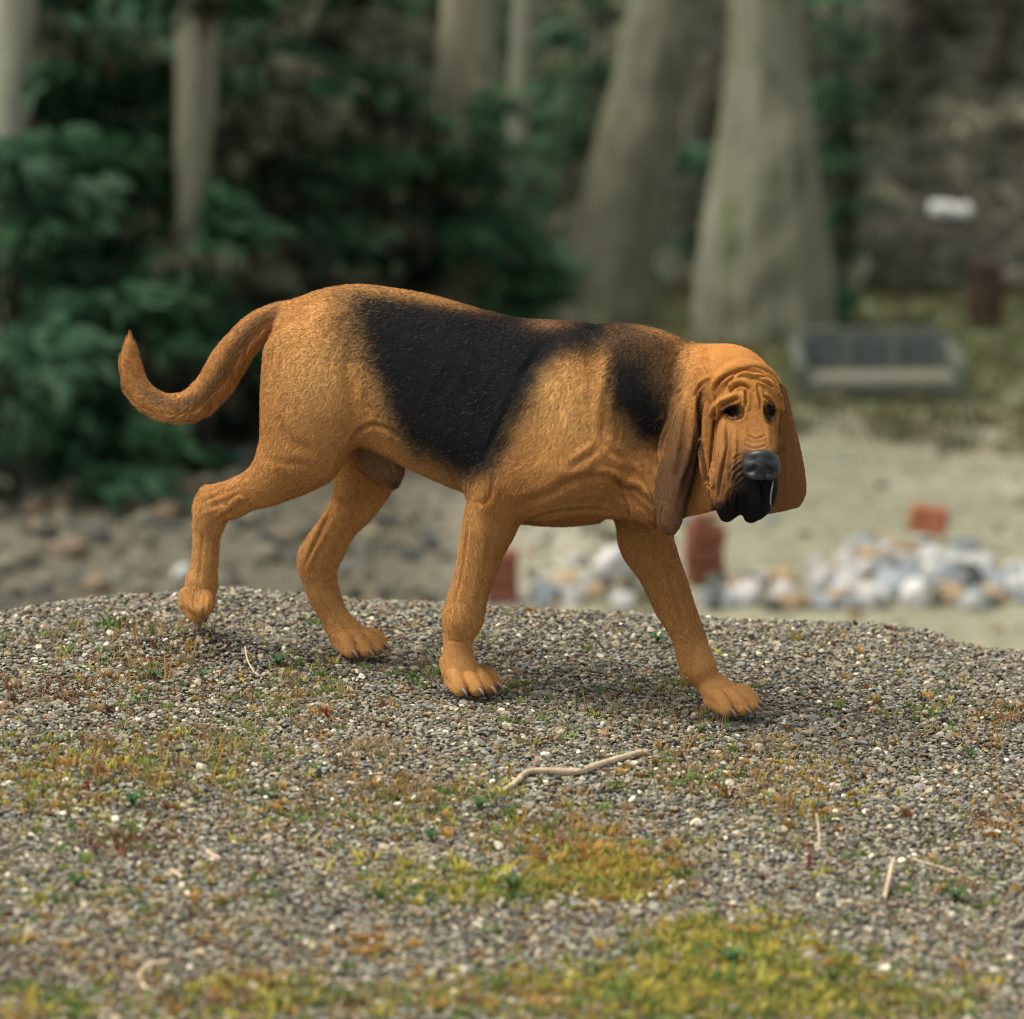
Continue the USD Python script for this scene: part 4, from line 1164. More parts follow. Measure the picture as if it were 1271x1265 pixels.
def twig(label, pts, r, m, up=0.006, name="twig"):
    q = np.array([on_land(x, y, up + (u if len(rest) else 0.0)) for x, y, *rest in pts for u in ([rest[0]] if rest else [0.0])])
    base = q.mean(0)
    n = 6 * len(pts)
    c = spline(q - base, n)
    c += 0.48 * float(np.mean(r)) * np.stack([meshkit.noise((c + base) * 90, 31), meshkit.noise((c + base) * 90, 32), meshkit.noise((c + base) * 90, 33)], 1)
    rr = np.interp(np.linspace(0, 1, n), np.linspace(0, 1, len(r) if np.ndim(r) else 2), r if np.ndim(r) else [r, r]) * (1 + 0.18 * meshkit.noise((c + base) * 140, 34))
    v, f = tube_mesh(c, rr, 9)
    t = thing(name, label, "twig", base)
    obj("stem", trimesh.Trimesh(v, f, process=False), m, t, smooth=True)
    return t, c, rr


r_ = np.array
tw, tc_, tr_ = twig("pale brown crooked stick lying on the gravel in front of the dog", [(624, 989), (634, 983), (644, 976), (652, 969), (668, 966), (690, 965), (712, 964), (724, 962), (745, 955), (770, 947), (795, 940)], np.array([0.0035, 0.0046, 0.0042, 0.0055, 0.0052, 0.0048, 0.0046]), bark_twig, 0.011)
for a, b in ((0, 14), (38, 46)):
    l = []
    for _ in range(16):
        i = rg.integers(a, b)
        k = trimesh.creation.icosphere(1, tr_[i] * rg.uniform(0.45, 0.8))
        k.vertices *= [1.2, 1.0, 0.6]
        k.apply_translation(tc_[i] + rg.normal(0, tr_[i] * 0.55, 3))
        l.append(k)
    obj("lichen", join(l), lichen, tw)
for label, pts, r, m, up in (
    ("short upright broken twig near the right foreground", [(1097, 1112, 0.0), (1103, 1100, 0.02), (1108, 1086, 0.03)], 0.0032, bark_twig, 0.002),
    ("thin dark twig lying beside the short upright twig", [(1052, 1113), (1075, 1118), (1095, 1122), (1118, 1123)], 0.0025, dark_twig, 0.006),
    ("thin pale stalk standing right of centre above the red sprig", [(1017, 1050, 0.0), (1016, 1046, 0.025), (1013, 1043, 0.05)], 0.0022, bark_twig, 0.002),
    ("curled pale root lying at the lower left", [(182, 1228), (174, 1216), (175, 1204), (186, 1196), (208, 1192)], 0.0028, bark_twig, 0.006),
    ("grey stalk lying at the right beyond the short upright twig", [(1135, 1066), (1160, 1074), (1185, 1082)], 0.0018, bark_twig, 0.006),
    ("long thin dry stalk lying at the right edge of the moss", [(1075, 1202), (1100, 1194), (1130, 1181)], 0.0020, bark_twig, 0.006),
    ("dark fine twig lying across the gravel left of centre", [(365, 972), (400, 970), (440, 967), (495, 968)], 0.0022, dark_twig, 0.006),
    ("small straw twig lying left of centre in the foreground", [(212, 1082), (222, 1088), (228, 1092)], 0.0024, bark_twig, 0.006),
    ("ochre straw lying on the gravel at the left, shortest of all", [(256, 1059), (264, 1064), (273, 1069)], 0.0022, bark_twig, 0.006),
    ("slender bent stem rising behind the far hind paw", [(325, 838), (315, 833, 0.004), (307, 826, 0.012), (304, 822, 0.026)], 0.0014, bark_twig, 0.003)):
    twig(label, pts, r, m, up)
leaf_green = mat("weed_leaf", (0.07, 0.19, 0.055), 0.6, col2=(0.035, 0.10, 0.03), scale=40.0, island=0.3, trans=0.3)
leaf_red = mat("red_sprig", (0.42, 0.035, 0.03), 0.6, col2=(0.22, 0.02, 0.02), scale=40.0, island=0.3, trans=0.2)


def rosette(seed, n, ln, w, rise):
    r = np.random.default_rng(seed)
    out = []
    for i in range(n):
        a = i * 2.4 + r.normal(0, 0.3)
        l = ln * r.uniform(0.6, 1.1)
        t = np.linspace(0, 1, 5)
        c = np.c_[t * l, np.zeros(5), rise * l * np.sin(t * 2.2)]
        ww = w * np.sin(np.pi * np.clip(t * 0.93 + 0.05, 0, 1))
        V = np.vstack([c + np.c_[np.zeros(5), ww, ww * 0.25], c + np.c_[np.zeros(5), -ww, ww * 0.25]])
        F = [f for k in range(4) for f in ((k, k + 1, k + 6), (k, k + 6, k + 5))]
        m = trimesh.Trimesh(V, np.array(F), process=False)
        m.apply_transform(trimesh.transformations.rotation_matrix(a, [0, 0, 1]))
        out.append(m)
    return out


for i, (x, y, n, ln, w, label) in enumerate((
    (816, 797, 16, 0.020, 0.0032, "low green plant beside the far foreleg of the dog"), (595, 1008, 9, 0.020, 0.005, "dark green seedling below the left end of the crooked stick"), (165, 1000, 10, 0.022, 0.004, "bright green weed near the left edge of the gravel"),
    (192, 843, 8, 0.016, 0.004, "small green weed under the raised hind foot"), (345, 826, 12, 0.022, 0.005, "green weed left of the far hind paw"), (635, 1108, 10, 0.020, 0.005, "green weed left of the yellow moss in the middle"), (870, 910, 8, 0.015, 0.004, "small green weed below the far forepaw"),
    (1205, 937, 8, 0.016, 0.004, "flat green weed at the right, halfway down the gravel"), (250, 842, 7, 0.016, 0.004, "small green weed between the two hind feet"), (1185, 1115, 9, 0.018, 0.004, "green weed in the thin moss at the lower right"), (95, 1100, 9, 0.018, 0.004, "green weed at the lower left among bare gravel"), (535, 1045, 8, 0.018, 0.003, "green weed in the sparse moss left of centre"),
    (905, 1200, 12, 0.02, 0.005, "green weed inside the large moss patch in the foreground"))):
    t = thing("weed", label, "weed", on_land(x, y, 0.006))
    for me in rosette(200 + i, n, ln * 1.15, w, 0.75):
        obj("leaf", me, leaf_green, t)
for x, y, h, label in ((1004, 1078, 0.045, "tiny red sprig standing in the gravel at the right"), (110, 980, 0.014, "tiny bright red bud in the moss at the left"), (405, 890, 0.016, "small dark red sprig left of the near forepaw")):
    t = thing("red_sprig", label, "sprig", on_land(x, y, 0.002))
    c = np.array([[0, 0, 0], [0.002, 0, h * 0.5], [-0.001, 0, h]])
    v, f = tube_mesh(c, [0.0016, 0.0014, 0.0008], 6)
    obj("stem", trimesh.Trimesh(v, f, process=False), leaf_red, t)
    for k in range(6):
        me = rosette(300 + k, 1, 0.010, 0.003, 0.7)[0]
        me.apply_transform(trimesh.transformations.rotation_matrix(k * 2.1, [0, 0, 1]))
        me.apply_translation([0, 0, h * (0.15 + 0.14 * k)])
        obj("leaf", me, leaf_red, t)
# ---------------------------------------------------------------- behind the mound: yard, rocks, bench, trees and bank
def at(px, dist, py=None):
    """A spot of the lower ground straight below the line of sight of a column of the photograph, at a distance from the camera."""
    d = ray(px, 632)
    x, y = (CAM + d / d[1] * dist)[:2]
    return np.array([x, y, float(land(x, y))])


def copy_of(first, name, label, cat, loc, rz, scale, group, tilt=(0, 0)):
    x = UsdGeom.Xform.Define(stage, numbered("/World/" + name))
    x.AddTranslateOp().Set(Gf.Vec3d(*map(float, loc)))
    x.AddRotateXYZOp().Set(Gf.Vec3f(float(tilt[0]), float(tilt[1]), math.degrees(rz)))
    x.AddScaleOp().Set(Gf.Vec3f(*map(float, scale)))
    p = x.GetPrim()
    p.GetReferences().AddInternalReference(first.GetPath())
    p.SetInstanceable(True)
    return tag(p, label, cat, group)


# rocks ------------------------------------------------------------------------------------------------
rb = np.random.default_rng(77)
rock_cols = {"white": ((0.56, 0.555, 0.53), (0.33, 0.335, 0.335)), "blue_grey": ((0.27, 0.31, 0.33), (0.15, 0.17, 0.18)), "tan": ((0.48, 0.36, 0.22), (0.28, 0.19, 0.10)), "dark": ((0.10, 0.11, 0.10), (0.05, 0.055, 0.05)), "orange": ((0.46, 0.25, 0.13), (0.26, 0.13, 0.07)), "umber": ((0.235, 0.175, 0.115), (0.12, 0.09, 0.06)), "olive": ((0.20, 0.19, 0.14), (0.10, 0.10, 0.075))}
RM = {k: mat(k + "_rock", c, 0.9, col2=d, scale=5.0, rnd=0.3, bump=0.01, bscale=14.0, spec=0.2) for k, (c, d) in rock_cols.items()}
RP = {}
WORD = {"white": "whitish", "blue_grey": "blue-grey", "tan": "tan", "dark": "dark grey", "orange": "orange-brown", "umber": "brownish", "olive": "olive-grey"}


def rock(px, py, w, kind, where, group, label=None, up=0.0, flat=1.0):
    q = hit(px, py, 9.5, 40.0, lower)
    dist = (q - CAM) @ FWD
    r = w * dist / FPX / 2
    key = kind
    sc = np.array([r, r * rb.uniform(0.8, 1.1), r * rb.uniform(0.75, 1.05) * flat])
    loc = q + np.array([0, 0, sc[2] * 0.45 + up])
    label = label or f"{WORD[kind]} rock lying {where}"
    return copy_of(RP[key], "rock", label, "rock", loc, rb.uniform(0, 6.28), sc, group, tilt=(rb.normal(0, 12), rb.normal(0, 12)))


def place(px, py):
    """How one finds a stone of the heaps: by what of the dog it lies beside, and how far back."""
    near = ((70, "at the far left under the tail"), (165, "left of the raised hind foot"), (245, "just behind the raised hind foot"), (320, "right of the raised hock"), (385, "in the gap between the hind legs"), (470, "right of the far hind leg"), (580, "left of the near foreleg"), (640, "just right of the near foreleg"),
            (700, "right of the near foreleg"), (760, "midway between the forelegs"), (840, "left of the far foreleg"), (930, "below the muzzle"), (985, "right below the far ear"), (1045, "on the left slope"), (1105, "left of the rusty brick"), (1160, "below the rusty brick"), (1215, "right of the rusty brick"), (9999, "at the right picture edge"))
    return next(t for lim, t in near if px < lim)


def stones(n, cx, cy, sx, sy, kinds, wmin, wmax, where, gname):
    for _ in range(n):
        k = str(rb.choice(kinds))
        x, y, w = cx + rb.uniform(-1, 1) * sx, cy + rb.uniform(-1, 1) * sy, rb.uniform(wmin, wmax)
        size = "small" if w < wmin + (wmax - wmin) / 3 else ("larger" if w > wmax - (wmax - wmin) / 3 else "middling")
        row = "front row" if y > cy + sy / 3 else ("back row" if y < cy - sy / 3 else "middle row")
        rock(x, y, w, k, where, f"{WORD[k]} rocks {gname}", f"{size} {WORD[k]} rock {place(x, y)}, {row}")


for i, (kk, m) in enumerate(RM.items()):
    RP[kk] = stage.CreateClassPrim(f"/_kinds_{kk}")
    usdkit.mesh(stage, f"/_kinds_{kk}/stone", rock_mesh(500 + i, 2, 0.85), m)
pile = ["white", "white", "blue_grey", "blue_grey", "blue_grey", "tan", "dark", "white", "olive"]
for x, y, w, k, lab in ((1185, 722, 62, "blue_grey", "large blue-grey boulder at the right of the rock pile"), (930, 742, 46, "white", "large whitish rock at the left front of the rock pile"), (1078, 692, 40, "tan", "tan block near the top of the rock pile"), (1100, 712, 34, "orange", "orange-brown rock in the middle of the rock pile"),
                        (1068, 668, 30, "blue_grey", "blue-grey rock leaning at the peak of the rock pile"), (1145, 676, 38, "dark", "dark grey rock below the rusty brick"), (1262, 716, 34, "tan", "tan rock at the right edge of the picture"), (1130, 700, 32, "white", "whitish rock right of the tan block"),
                        (985, 748, 40, "tan", "tan rock in the front row of the rock pile"), (1048, 700, 34, "white", "whitish rock left of the tan block"), (1010, 705, 36, "white", "whitish rock on the left slope of the rock pile"), (1020, 748, 40, "blue_grey", "blue-grey rock in the front row of the rock pile"),
                        (885, 748, 34, "dark", "dark grey rock below the brick post"), (760, 712, 62, "white", "large whitish boulder seen between the forelegs"), (708, 722, 40, "tan", "tan rock left of the white boulder between the forelegs"), (712, 694, 28, "white", "whitish rock behind the tan rock between the forelegs"),
                        (672, 742, 34, "blue_grey", "blue-grey rock right of the near foreleg"), (228, 712, 30, "white", "single whitish rock behind the raised hind foot"), (205, 638, 44, "umber", "brownish stone left of the raised hock"), (165, 616, 34, "umber", "brownish stone left of the hock, farther back"), (352, 668, 30, "umber", "brownish stone between the hind legs"),
                        (40, 632, 40, "umber", "brownish stone at the left edge of the rubble"), (460, 652, 28, "umber", "brownish stone right of the far hind leg")):
    rock(x, y + 8, w, k, "", "", lab)
for n, cx, cy, sx, sy, a, b in ((34, 1085, 742, 185, 16, 24, 52), (26, 1120, 722, 130, 12, 24, 52), (20, 1130, 704, 85, 10, 24, 48), (14, 1110, 690, 55, 9, 22, 40), (14, 1230, 738, 60, 16, 22, 46), (14, 910, 742, 45, 16, 20, 40)):
    stones(n, cx, cy, sx, sy, pile, a, b, "rock pile", "in the rock pile")
stones(9, 1180, 726, 80, 16, ["blue_grey", "olive", "white", "blue_grey", "dark"], 44, 70, "rock pile", "in the rock pile")
stones(26, 740, 744, 75, 14, pile, 18, 40, "small heap", "seen between the forelegs")
stones(120, 240, 690, 300, 75, ["olive", "olive", "dark", "olive", "umber", "olive", "dark", "olive"], 14, 46, "mossy rubble", "in the rubble")
stones(40, 250, 620, 280, 50, ["olive", "dark", "olive", "umber"], 14, 40, "mossy rubble", "in the rubble")


def slab(w, d, h, r=0.01, n=1):
    """A box with worn, rounded edges."""
    pts = np.array([[sx * (w / 2 - r), sy * (d / 2 - r), sz * (h / 2 - r)] for sx in (-1, 1) for sy in (-1, 1) for sz in (-1, 1)])
    s = trimesh.creation.icosphere(1, r)
    return trimesh.convex.convex_hull(np.vstack([s.vertices + p for p in pts]))


# bricks and posts ---------------------------------------------------------------------------------------
brick_m = mat("rust_brick", (0.20, 0.075, 0.042), 0.9, col2=(0.11, 0.042, 0.026), scale=12.0, bump=0.006, bscale=30.0, spec=0.15)
for px, py, w, h, label, nm, rz in ((874, 724, 48, 74, "upright reddish-brown brick post behind the far ear", "brick_post", 0.1), (622, 746, 40, 64, "reddish-brown brick post half hidden by the near foreleg", "brick_post", -0.15)):
    q = hit(px, py, 9.5, 40.0, lower)
    s = (q - CAM) @ FWD / FPX
    t = thing(nm, label, "post", q, rz)
    n = 3
    for k in range(n):
        b = slab(w * s * (0.95 + 0.04 * (k % 2)), w * s * 0.9, h * s / n * 0.97, 0.012)
        b.apply_transform(trimesh.transformations.rotation_matrix(0.05 * (-1) ** k, [0, 0, 1]))
        b.apply_translation([0.004 * (-1) ** k, 0, h * s / n * (k + 0.5)])
        obj("brick", b, brick_m, t)
q = hit(872, 724, 9.5, 40.0, lower)
s = (q - CAM) @ FWD / FPX
copy_of(RP["orange"], "rock", "orange-brown stone lying on top of the brick post behind the muzzle", "rock", q + np.array([0.01, 0, 74 * s + 0.035]), 0.4, (0.075, 0.06, 0.05), "")
q = hit(1152, 690, 9.5, 40.0, lower)
s = (q - CAM) @ FWD / FPX
t = thing("brick", "rusty red brick resting on top of the rock pile", "brick", q + np.array([0, 0, 0.10]), -0.2)
b = slab(46 * s, 0.11, 32 * s, 0.012)
b.apply_transform(trimesh.transformations.rotation_matrix(0.12, [0, 1, 0]))
b.apply_translation([0, 0, 14 * s + 0.01])
obj("block", b, mat("red_brick", (0.36, 0.13, 0.065), 0.9, col2=(0.20, 0.07, 0.035), scale=12.0, bump=0.006, bscale=30.0), t)

# bench --------------------------------------------------------------------------------------------------
wood_grey = mat("grey_wood", (0.125, 0.145, 0.12), 0.9, col2=(0.065, 0.08, 0.065), scale=6.0, stretch=(1, 8, 8), bump=0.004, bscale=20.0)
wood_dark = mat("dark_wood", (0.080, 0.10, 0.09), 0.9, col2=(0.05, 0.062, 0.055), scale=6.0, stretch=(1, 8, 8))
wood_pale = mat("pale_wood", (0.185, 0.19, 0.145), 0.9, col2=(0.11, 0.115, 0.085), scale=6.0, stretch=(1, 8, 8))
q = hit(1088, 494, 9.5, 60.0, lower)
s = (q - CAM) @ FWD / FPX
t = thing("bench", "low blue-grey weathered bench with panelled back and slanting arms", "bench", q, 0.06)


def put(name, me, m, loc, rx=0.0, ry=0.0, parent=None):
    if rx:
        me.apply_transform(trimesh.transformations.rotation_matrix(rx, [1, 0, 0]))
    if ry:
        me.apply_transform(trimesh.transformations.rotation_matrix(ry, [0, 1, 0]))
    me.apply_translation(loc)
    return obj(name, me, m, parent or t)


W = 200 * s
put("seat", slab(W * 0.97, 0.34, 0.05, 0.012), wood_pale, [0, 0.0, 24 * s])
put("front_rail", slab(W * 0.92, 0.03, 0.06, 0.01), wood_pale, [0, -0.155, 18 * s])
for k in range(3):
    put("back_slat", slab(W * 0.27, 0.025, 40 * s, 0.008), wood_dark, [(-0.29 + 0.29 * k) * W, 0.20, 50 * s], rx=-0.18)
put("back_rail", slab(W * 0.9, 0.045, 0.055, 0.012), wood_grey, [0, 0.24, 74 * s])
for k in range(4):
    put("back_post", slab(0.05, 0.045, 52 * s, 0.01), wood_grey, [(-0.435 + 0.29 * k) * W, 0.185, 47 * s], rx=-0.18)
for sx in (-1, 1):
    put("arm", slab(0.06, 0.40, 0.045, 0.012), wood_grey, [sx * W * 0.49, 0.02, 50 * s], rx=0.28)
    put("leg", slab(0.055, 0.055, 48 * s, 0.01), wood_grey, [sx * W * 0.49, -0.15, 24 * s], ry=0.10 * sx)
    put("leg", slab(0.055, 0.055, 40 * s, 0.01), wood_grey, [sx * W * 0.47, 0.16, 20 * s])

# fallen log, stump, slab at the right ---------------------------------------------------------------------
def bark(n, name, c, d):
    return mat(name, c, 0.95, col2=d, scale=6.0, stretch=(1, 1, 0.28), bump=0.03, bscale=16.0, spec=0.12, moss=tuple(a * b for a, b in zip(c, (0.62, 0.74, 0.50))))


bark_grey = bark(0, "grey_bark", (0.235, 0.225, 0.155), (0.085, 0.085, 0.060))
bark_olive = bark(0, "olive_bark", (0.195, 0.195, 0.140), (0.075, 0.078, 0.055))
bark_pale = bark(0, "pale_bark", (0.255, 0.255, 0.195), (0.14, 0.14, 0.105))
bark_dark = bark(0, "dark_bark", (0.050, 0.043, 0.038), (0.022, 0.020, 0.018))
bark_red = bark(0, "red_bark", (0.080, 0.052, 0.038), (0.04, 0.028, 0.022))


def timber(pts, radii, seed, sides=20, n=24, flute=0.0, lobes=7, wob=0.16):
    """A trunk or branch: a bent tapering tube with flutes and lumps."""
    c = spline(pts, n)
    u = np.linspace(0, 1, n)
    rr = np.interp(u, np.linspace(0, 1, len(radii)), radii)
    w = np.arange(sides) * 2 * np.pi / sides
    fl = np.clip(1 - u * 2.2, 0.25, 1)[:, None] * flute * np.abs(np.sin(w * lobes / 2 + seed + 0.5 * np.sin(3 * u)[:, None])) ** 0.8
    q = np.stack([np.cos(w)[None] * 1.7 + 0 * u[:, None], np.sin(w)[None] * 1.7 + 0 * u[:, None], u[:, None] * 16 + 0 * w[None]], -1)
    rad = rr[:, None] * (1 - fl + wob * meshkit.noise(q.reshape(-1, 3) + seed, seed).reshape(n, sides))
    v, f = tube_mesh(c, rad, sides)
    return trimesh.Trimesh(v, f, process=False)


q = hit(1165, 322, 9.5, 60.0, lower)
s = (q - CAM) @ FWD / FPX
t = thing("log", "dark fallen log lying across the grass at the right", "log", q)
put("trunk", timber(np.array([[-0.62, 0.1, 0.10], [-0.2, 0.0, 0.12], [0.4, -0.05, 0.10], [1.1, -0.15, 0.12]]), np.array([0.10, 0.115, 0.10, 0.12]), 3), bark_dark, [0, 0, 0])
put("branch", timber(np.array([[0.1, 0.0, 0.15], [0.13, 0.05, 0.32], [0.05, 0.1, 0.5]]), np.array([0.03, 0.022, 0.014]), 4, 8, 8), bark_dark, [0, 0, 0])
LOGQ, LOGS = q, s
t = thing("flat_stone", "white flat stone perched above the dark log", "stone", q + np.array([15 * s, 0.10, 0.25]))
b = slab(0.27, 0.2, 0.09, 0.03)
b.vertices += 0.008 * meshkit.noise(np.array(b.vertices) * 14, 5)[:, None]
put("stone", b, mat("white_stone", (0.62, 0.64, 0.60), 0.85, col2=(0.42, 0.44, 0.42), scale=9.0), [0, 0, 0.055], ry=0.06)
t = thing("boulder", "grey mossy boulder under the white flat stone", "boulder", q + np.array([15 * s, 0.16, 0.0]))
b = rock_mesh(610, 3, 0.8)
b.apply_scale(0.17)
put("stone", b, RM["olive"], [0, 0.0, 0.12])
q = hit(1222, 405, 9.5, 60.0, lower)
s = (q - CAM) @ FWD / FPX
t = thing("stump", "reddish-brown upright stump in front of the dark log", "stump", q)
put("trunk", timber(np.array([[0, 0, -0.05], [0.005, 0, 0.2], [0, 0, 80 * s]]), np.array([24 * s, 19 * s, 18 * s]), 8, 16, 10, 0.08), bark_red, [0, 0, 0])
q = hit(1266, 365, 9.5, 60.0, lower)
s = (q - CAM) @ FWD / FPX
t = thing("boulder", "grey boulder at the right edge beyond the stump", "boulder", q)
b = rock_mesh(611, 3, 0.8)
b.apply_scale(24 * s)
put("stone", b, RM["olive"], [0, 0.0, 14 * s])

# foliage ------------------------------------------------------------------------------------------------
def spray_base():
    V, F = [], []
    for i in range(5):
        x = 0.12 + 0.175 * i
        ln = 0.40 * (1 - 0.65 * (i / 5)) * (1.0 if i else 0.8)
        for sgn in (-1, 1):
            d = np.array([0.62, sgn * 0.78, -0.12])
            n = np.array([0.78, -sgn * 0.62, 0.0]) * 0.085
            o = np.array([x, 0, -0.22 * x * x])
            b = len(V)
            V += [o, o + d * ln * 0.5 + n + [0, 0, 0.012], o + d * ln, o + d * ln * 0.5 - n + [0, 0, -0.01]]
            F += [(b, b + 1, b + 2), (b, b + 2, b + 3)]
    b = len(V)
    V += [np.array([0.85, 0, -0.16]), np.array([0.98, 0.05, -0.21]), np.array([1.15, 0, -0.29]), np.array([0.98, -0.05, -0.21])]
    F += [(b, b + 1, b + 2), (b, b + 2, b + 3)]
    return np.array(V), np.array(F)


SBV, SBF = spray_base()


def sprays(pos, out, ln, rs, droop=0.35):
    """Many feathery sprays at once: positions, outward directions and lengths."""
    n = len(pos)
    x = out + rs.normal(0, 0.35, (n, 3)) + np.array([0, 0, -droop])
    x /= np.linalg.norm(x, axis=1)[:, None]
    y = np.cross(np.array([0, 0, 1.0]) + rs.normal(0, 0.5, (n, 3)), x)
    y /= np.linalg.norm(y, axis=1)[:, None] + 1e-9
    z = np.cross(x, y)
    V = pos[:, None] + ln[:, None, None] * (SBV[None, :, :1] * x[:, None] + SBV[None, :, 1:2] * y[:, None] + SBV[None, :, 2:] * z[:, None])
    F = SBF[None] + (np.arange(n) * len(SBV))[:, None, None]
    return trimesh.Trimesh(V.reshape(-1, 3), F.reshape(-1, 3), process=False)


LM = {
    "deep": mat("deep_green_foliage", (0.098, 0.255, 0.128), 0.6, col2=(0.045, 0.13, 0.068), scale=3.0, island=0.5, trans=0.3, spec=0.3),
    "bright": mat("bright_green_foliage", (0.10, 0.28, 0.12), 0.6, col2=(0.035, 0.12, 0.05), scale=3.0, island=0.5, trans=0.25, spec=0.3),
    "brown": mat("olive_brown_foliage", (0.26, 0.255, 0.17), 0.75, col2=(0.12, 0.125, 0.08), scale=3.0, island=0.5, trans=0.2, spec=0.2),
    "straw": mat("dead_leaf_foliage", (0.36, 0.365, 0.28), 0.85, col2=(0.22, 0.225, 0.17), scale=3.0, island=0.5, trans=0.2, spec=0.2)}
windows = []                                            # gaps in the shrubs where a trunk stands in the open: middle x, half width, low z, high z


def shrub(name, label, px, dist, h, rx, ry, n, kinds, seed, ln=(0.08, 0.17), gap=0.1, z0=0.0, cat="shrub"):
    rs = np.random.default_rng(seed)
    base = at(px, dist)
    t = thing(name, label, cat, base, 0.0)
    for k in range(4):
        a = rs.uniform(0, 6.28)
        tipp = np.array([math.cos(a) * rx * 0.5, math.sin(a) * ry * 0.5, h * rs.uniform(0.6, 0.9)])
        put("stem", timber(np.array([[0.05 * k - 0.08, 0, -0.05], tipp * 0.5 + rs.normal(0, 0.04, 3), tipp]), np.array([0.02, 0.014, 0.006]), k, 7, 8), bark_dark, [0, 0, 0], parent=t)
    # boughs: clumps of sprays, so that the shrub has lit shelves and dark hollows
    n = int(n * 3.6)
    nb = max(10, n // 55)
    u = rs.uniform(0, 1, nb)
    a = rs.uniform(0, 6.28, nb)
    prof = np.clip(1.15 - 0.75 * u ** 1.6, 0.2, 1.1) * (0.55 + 0.45 * np.clip(u * 6, 0, 1))
    rr = prof * rs.uniform(0.55, 1.05, nb)
    bc = np.c_[np.cos(a) * rx * rr, np.sin(a) * ry * rr, z0 + u * h]
    who = rs.integers(0, nb, n)
    pos = bc[who] + rs.normal(0, 1, (n, 3)) * np.array([0.10, 0.10, 0.03]) * (0.5 + 0.5 * h / 2)
    out = np.c_[np.cos(a[who]), np.sin(a[who]), np.full(n, 0.12)]
    ok = pos[:, 2] > 0.02
    for wx, ww, wl, wh, wy in windows:
        g = pos + base
        ww = ww * np.clip((g[:, 2] - wl) / (wh - wl) * 1.5 + 0.25, 0.0, 1.0) * rs.uniform(0.75, 1.05, len(g))
        for u in (0.0, 0.14):
            e = g + out * u
            ok &= ~((np.abs(e[:, 0] - wx) < ww) & (e[:, 2] > wl) & (e[:, 2] < wh) & (e[:, 1] < wy))
    bk = rs.choice(len(kinds), nb)
    for i, k in enumerate(kinds):
        s = ok & (bk[who] == i)
        if s.sum():
            obj("foliage", sprays(pos[s], out[s], rs.uniform(*ln, int(s.sum())), rs), LM[k], t)
    return t


def tree(name, label, px, py, dist, lean, r, m, seed, h=13.0, flute=0.0, flare=1.6, bend=0.0, crown=True, side=None, radii=None):
    """px: column of the trunk's foot; lean: how far it leans per metre of height; r: its radius above the flare."""
    rs = np.random.default_rng(seed)
    base = at(px, dist) if py is None else hit(px, py, 9.5, 60.0, lower)
    t = thing(name, label, "tree", base)
    top = np.array([lean * h, 0.2, h])
    pts = np.array([[0, 0, -0.25], [lean * 0.35, 0, 0.35], [lean * 1.0 + bend, 0, 1.0], [lean * 2.2 + bend, 0.05, 2.2], [lean * 7 + bend, 0.1, 7.0], top])
    put("trunk", timber(pts, np.array(radii if radii is not None else [r * flare * 1.12, r * (1 + (flare - 1) * 0.45), r * 1.05, r, r * 0.8, r * 0.45]), seed, 36, 40, flute, 9), m, [0, 0, 0], parent=t)
    if side:
        for dx, dr, hh in side:
            put("side_trunk", timber(np.array([[dx, -0.15, -0.2], [dx * 0.9, -0.14, 0.5], [dx * 0.7, -0.06, hh]]), np.array([dr * 1.25, dr, dr * 0.6]), seed + 1, 18, 16, 0.1), bark_pale, [0, 0, 0], parent=t)
    if crown:
        V = []
        for k in range(7):
            z = h * (0.66 + 0.05 * k)
            a = rs.uniform(0, 6.28)
            o = np.array([lean * z + bend, 0.02 * z, z])
            e = o + np.array([math.cos(a), math.sin(a), 0.15]) * rs.uniform(1.2, 2.2)
            put("limb", timber(np.array([o, (o + e) / 2 + [0, 0, 0.15], e]), np.array([0.08, 0.05, 0.02]), k, 8, 8), m, [0, 0, 0], parent=t)
            for _ in range(8):
                u = rs.uniform(0.3, 1.1)
                V.append(np.r_[o + (e - o) * u + rs.normal(0, 0.28, 3), math.cos(a), math.sin(a), 0.0])
        V = np.array(V)
        obj("crown", sprays(V[:, :3], V[:, 3:], rs.uniform(0.5, 0.9, len(V)), rs), LM["deep"], t)
    return t


mp_ = lambda d: d / FPX                                 # metres to a pixel of the photograph at distance d
tree("tree", "leaning grey tree trunk with flared base behind the dog's back", 738, 400, None, 0.235, 43 * mp_(28), bark_olive, 11, flute=0.10, flare=1.45)
tree("tree", "broad fluted tree trunk with buttressed base behind the dog's head", 950, 420, None, -0.004, 37 * mp_(27), bark_olive, 12, flute=0.30, radii=[q * mp_(27) for q in (100, 82, 62, 40, 34, 18)], side=((-0.36, 0.07, 0.95),))
D1 = 22.6
for px, y0, y1, w, d in ((243, 50, 285, 30, 21.2), (556, -60, 150, 36, 23.2), (14, -10, 135, 30, 21.2)):
    q = at(px, d)
    zt = lambda y: (CAM + ray(px, y) * (d / math.cos(PITCH)))[2]
    windows.append((q[0], w * mp_(d) * 1.15, zt(y1), zt(y0), q[1] + 0.1))
tree("tree", "slim grey trunk standing in the dark shrubs at the left", 232, None, 21.2, 0.035, 20 * mp_(21.2), bark_olive, 13, radii=[q * mp_(21.2) for q in (17, 15, 17, 26, 22, 12)], flute=0.15)
tree("tree", "grey trunk rising above the shrubs left of the middle", 546, None, 23.2, 0.06, 24 * mp_(24), bark_grey, 14, flare=1.3)
tree("tree", "pale trunk at the left edge among dark shrubs", -4, None, 21.2, 0.06, 24 * mp_(22.6), bark_pale, 15, flare=1.3)
tree("sapling", "thin pale sapling stem right of the middle grey trunk", 604, None, 26.5, 0.012, 9 * mp_(26), bark_pale, 16, h=5.0, flare=1.2, crown=False)
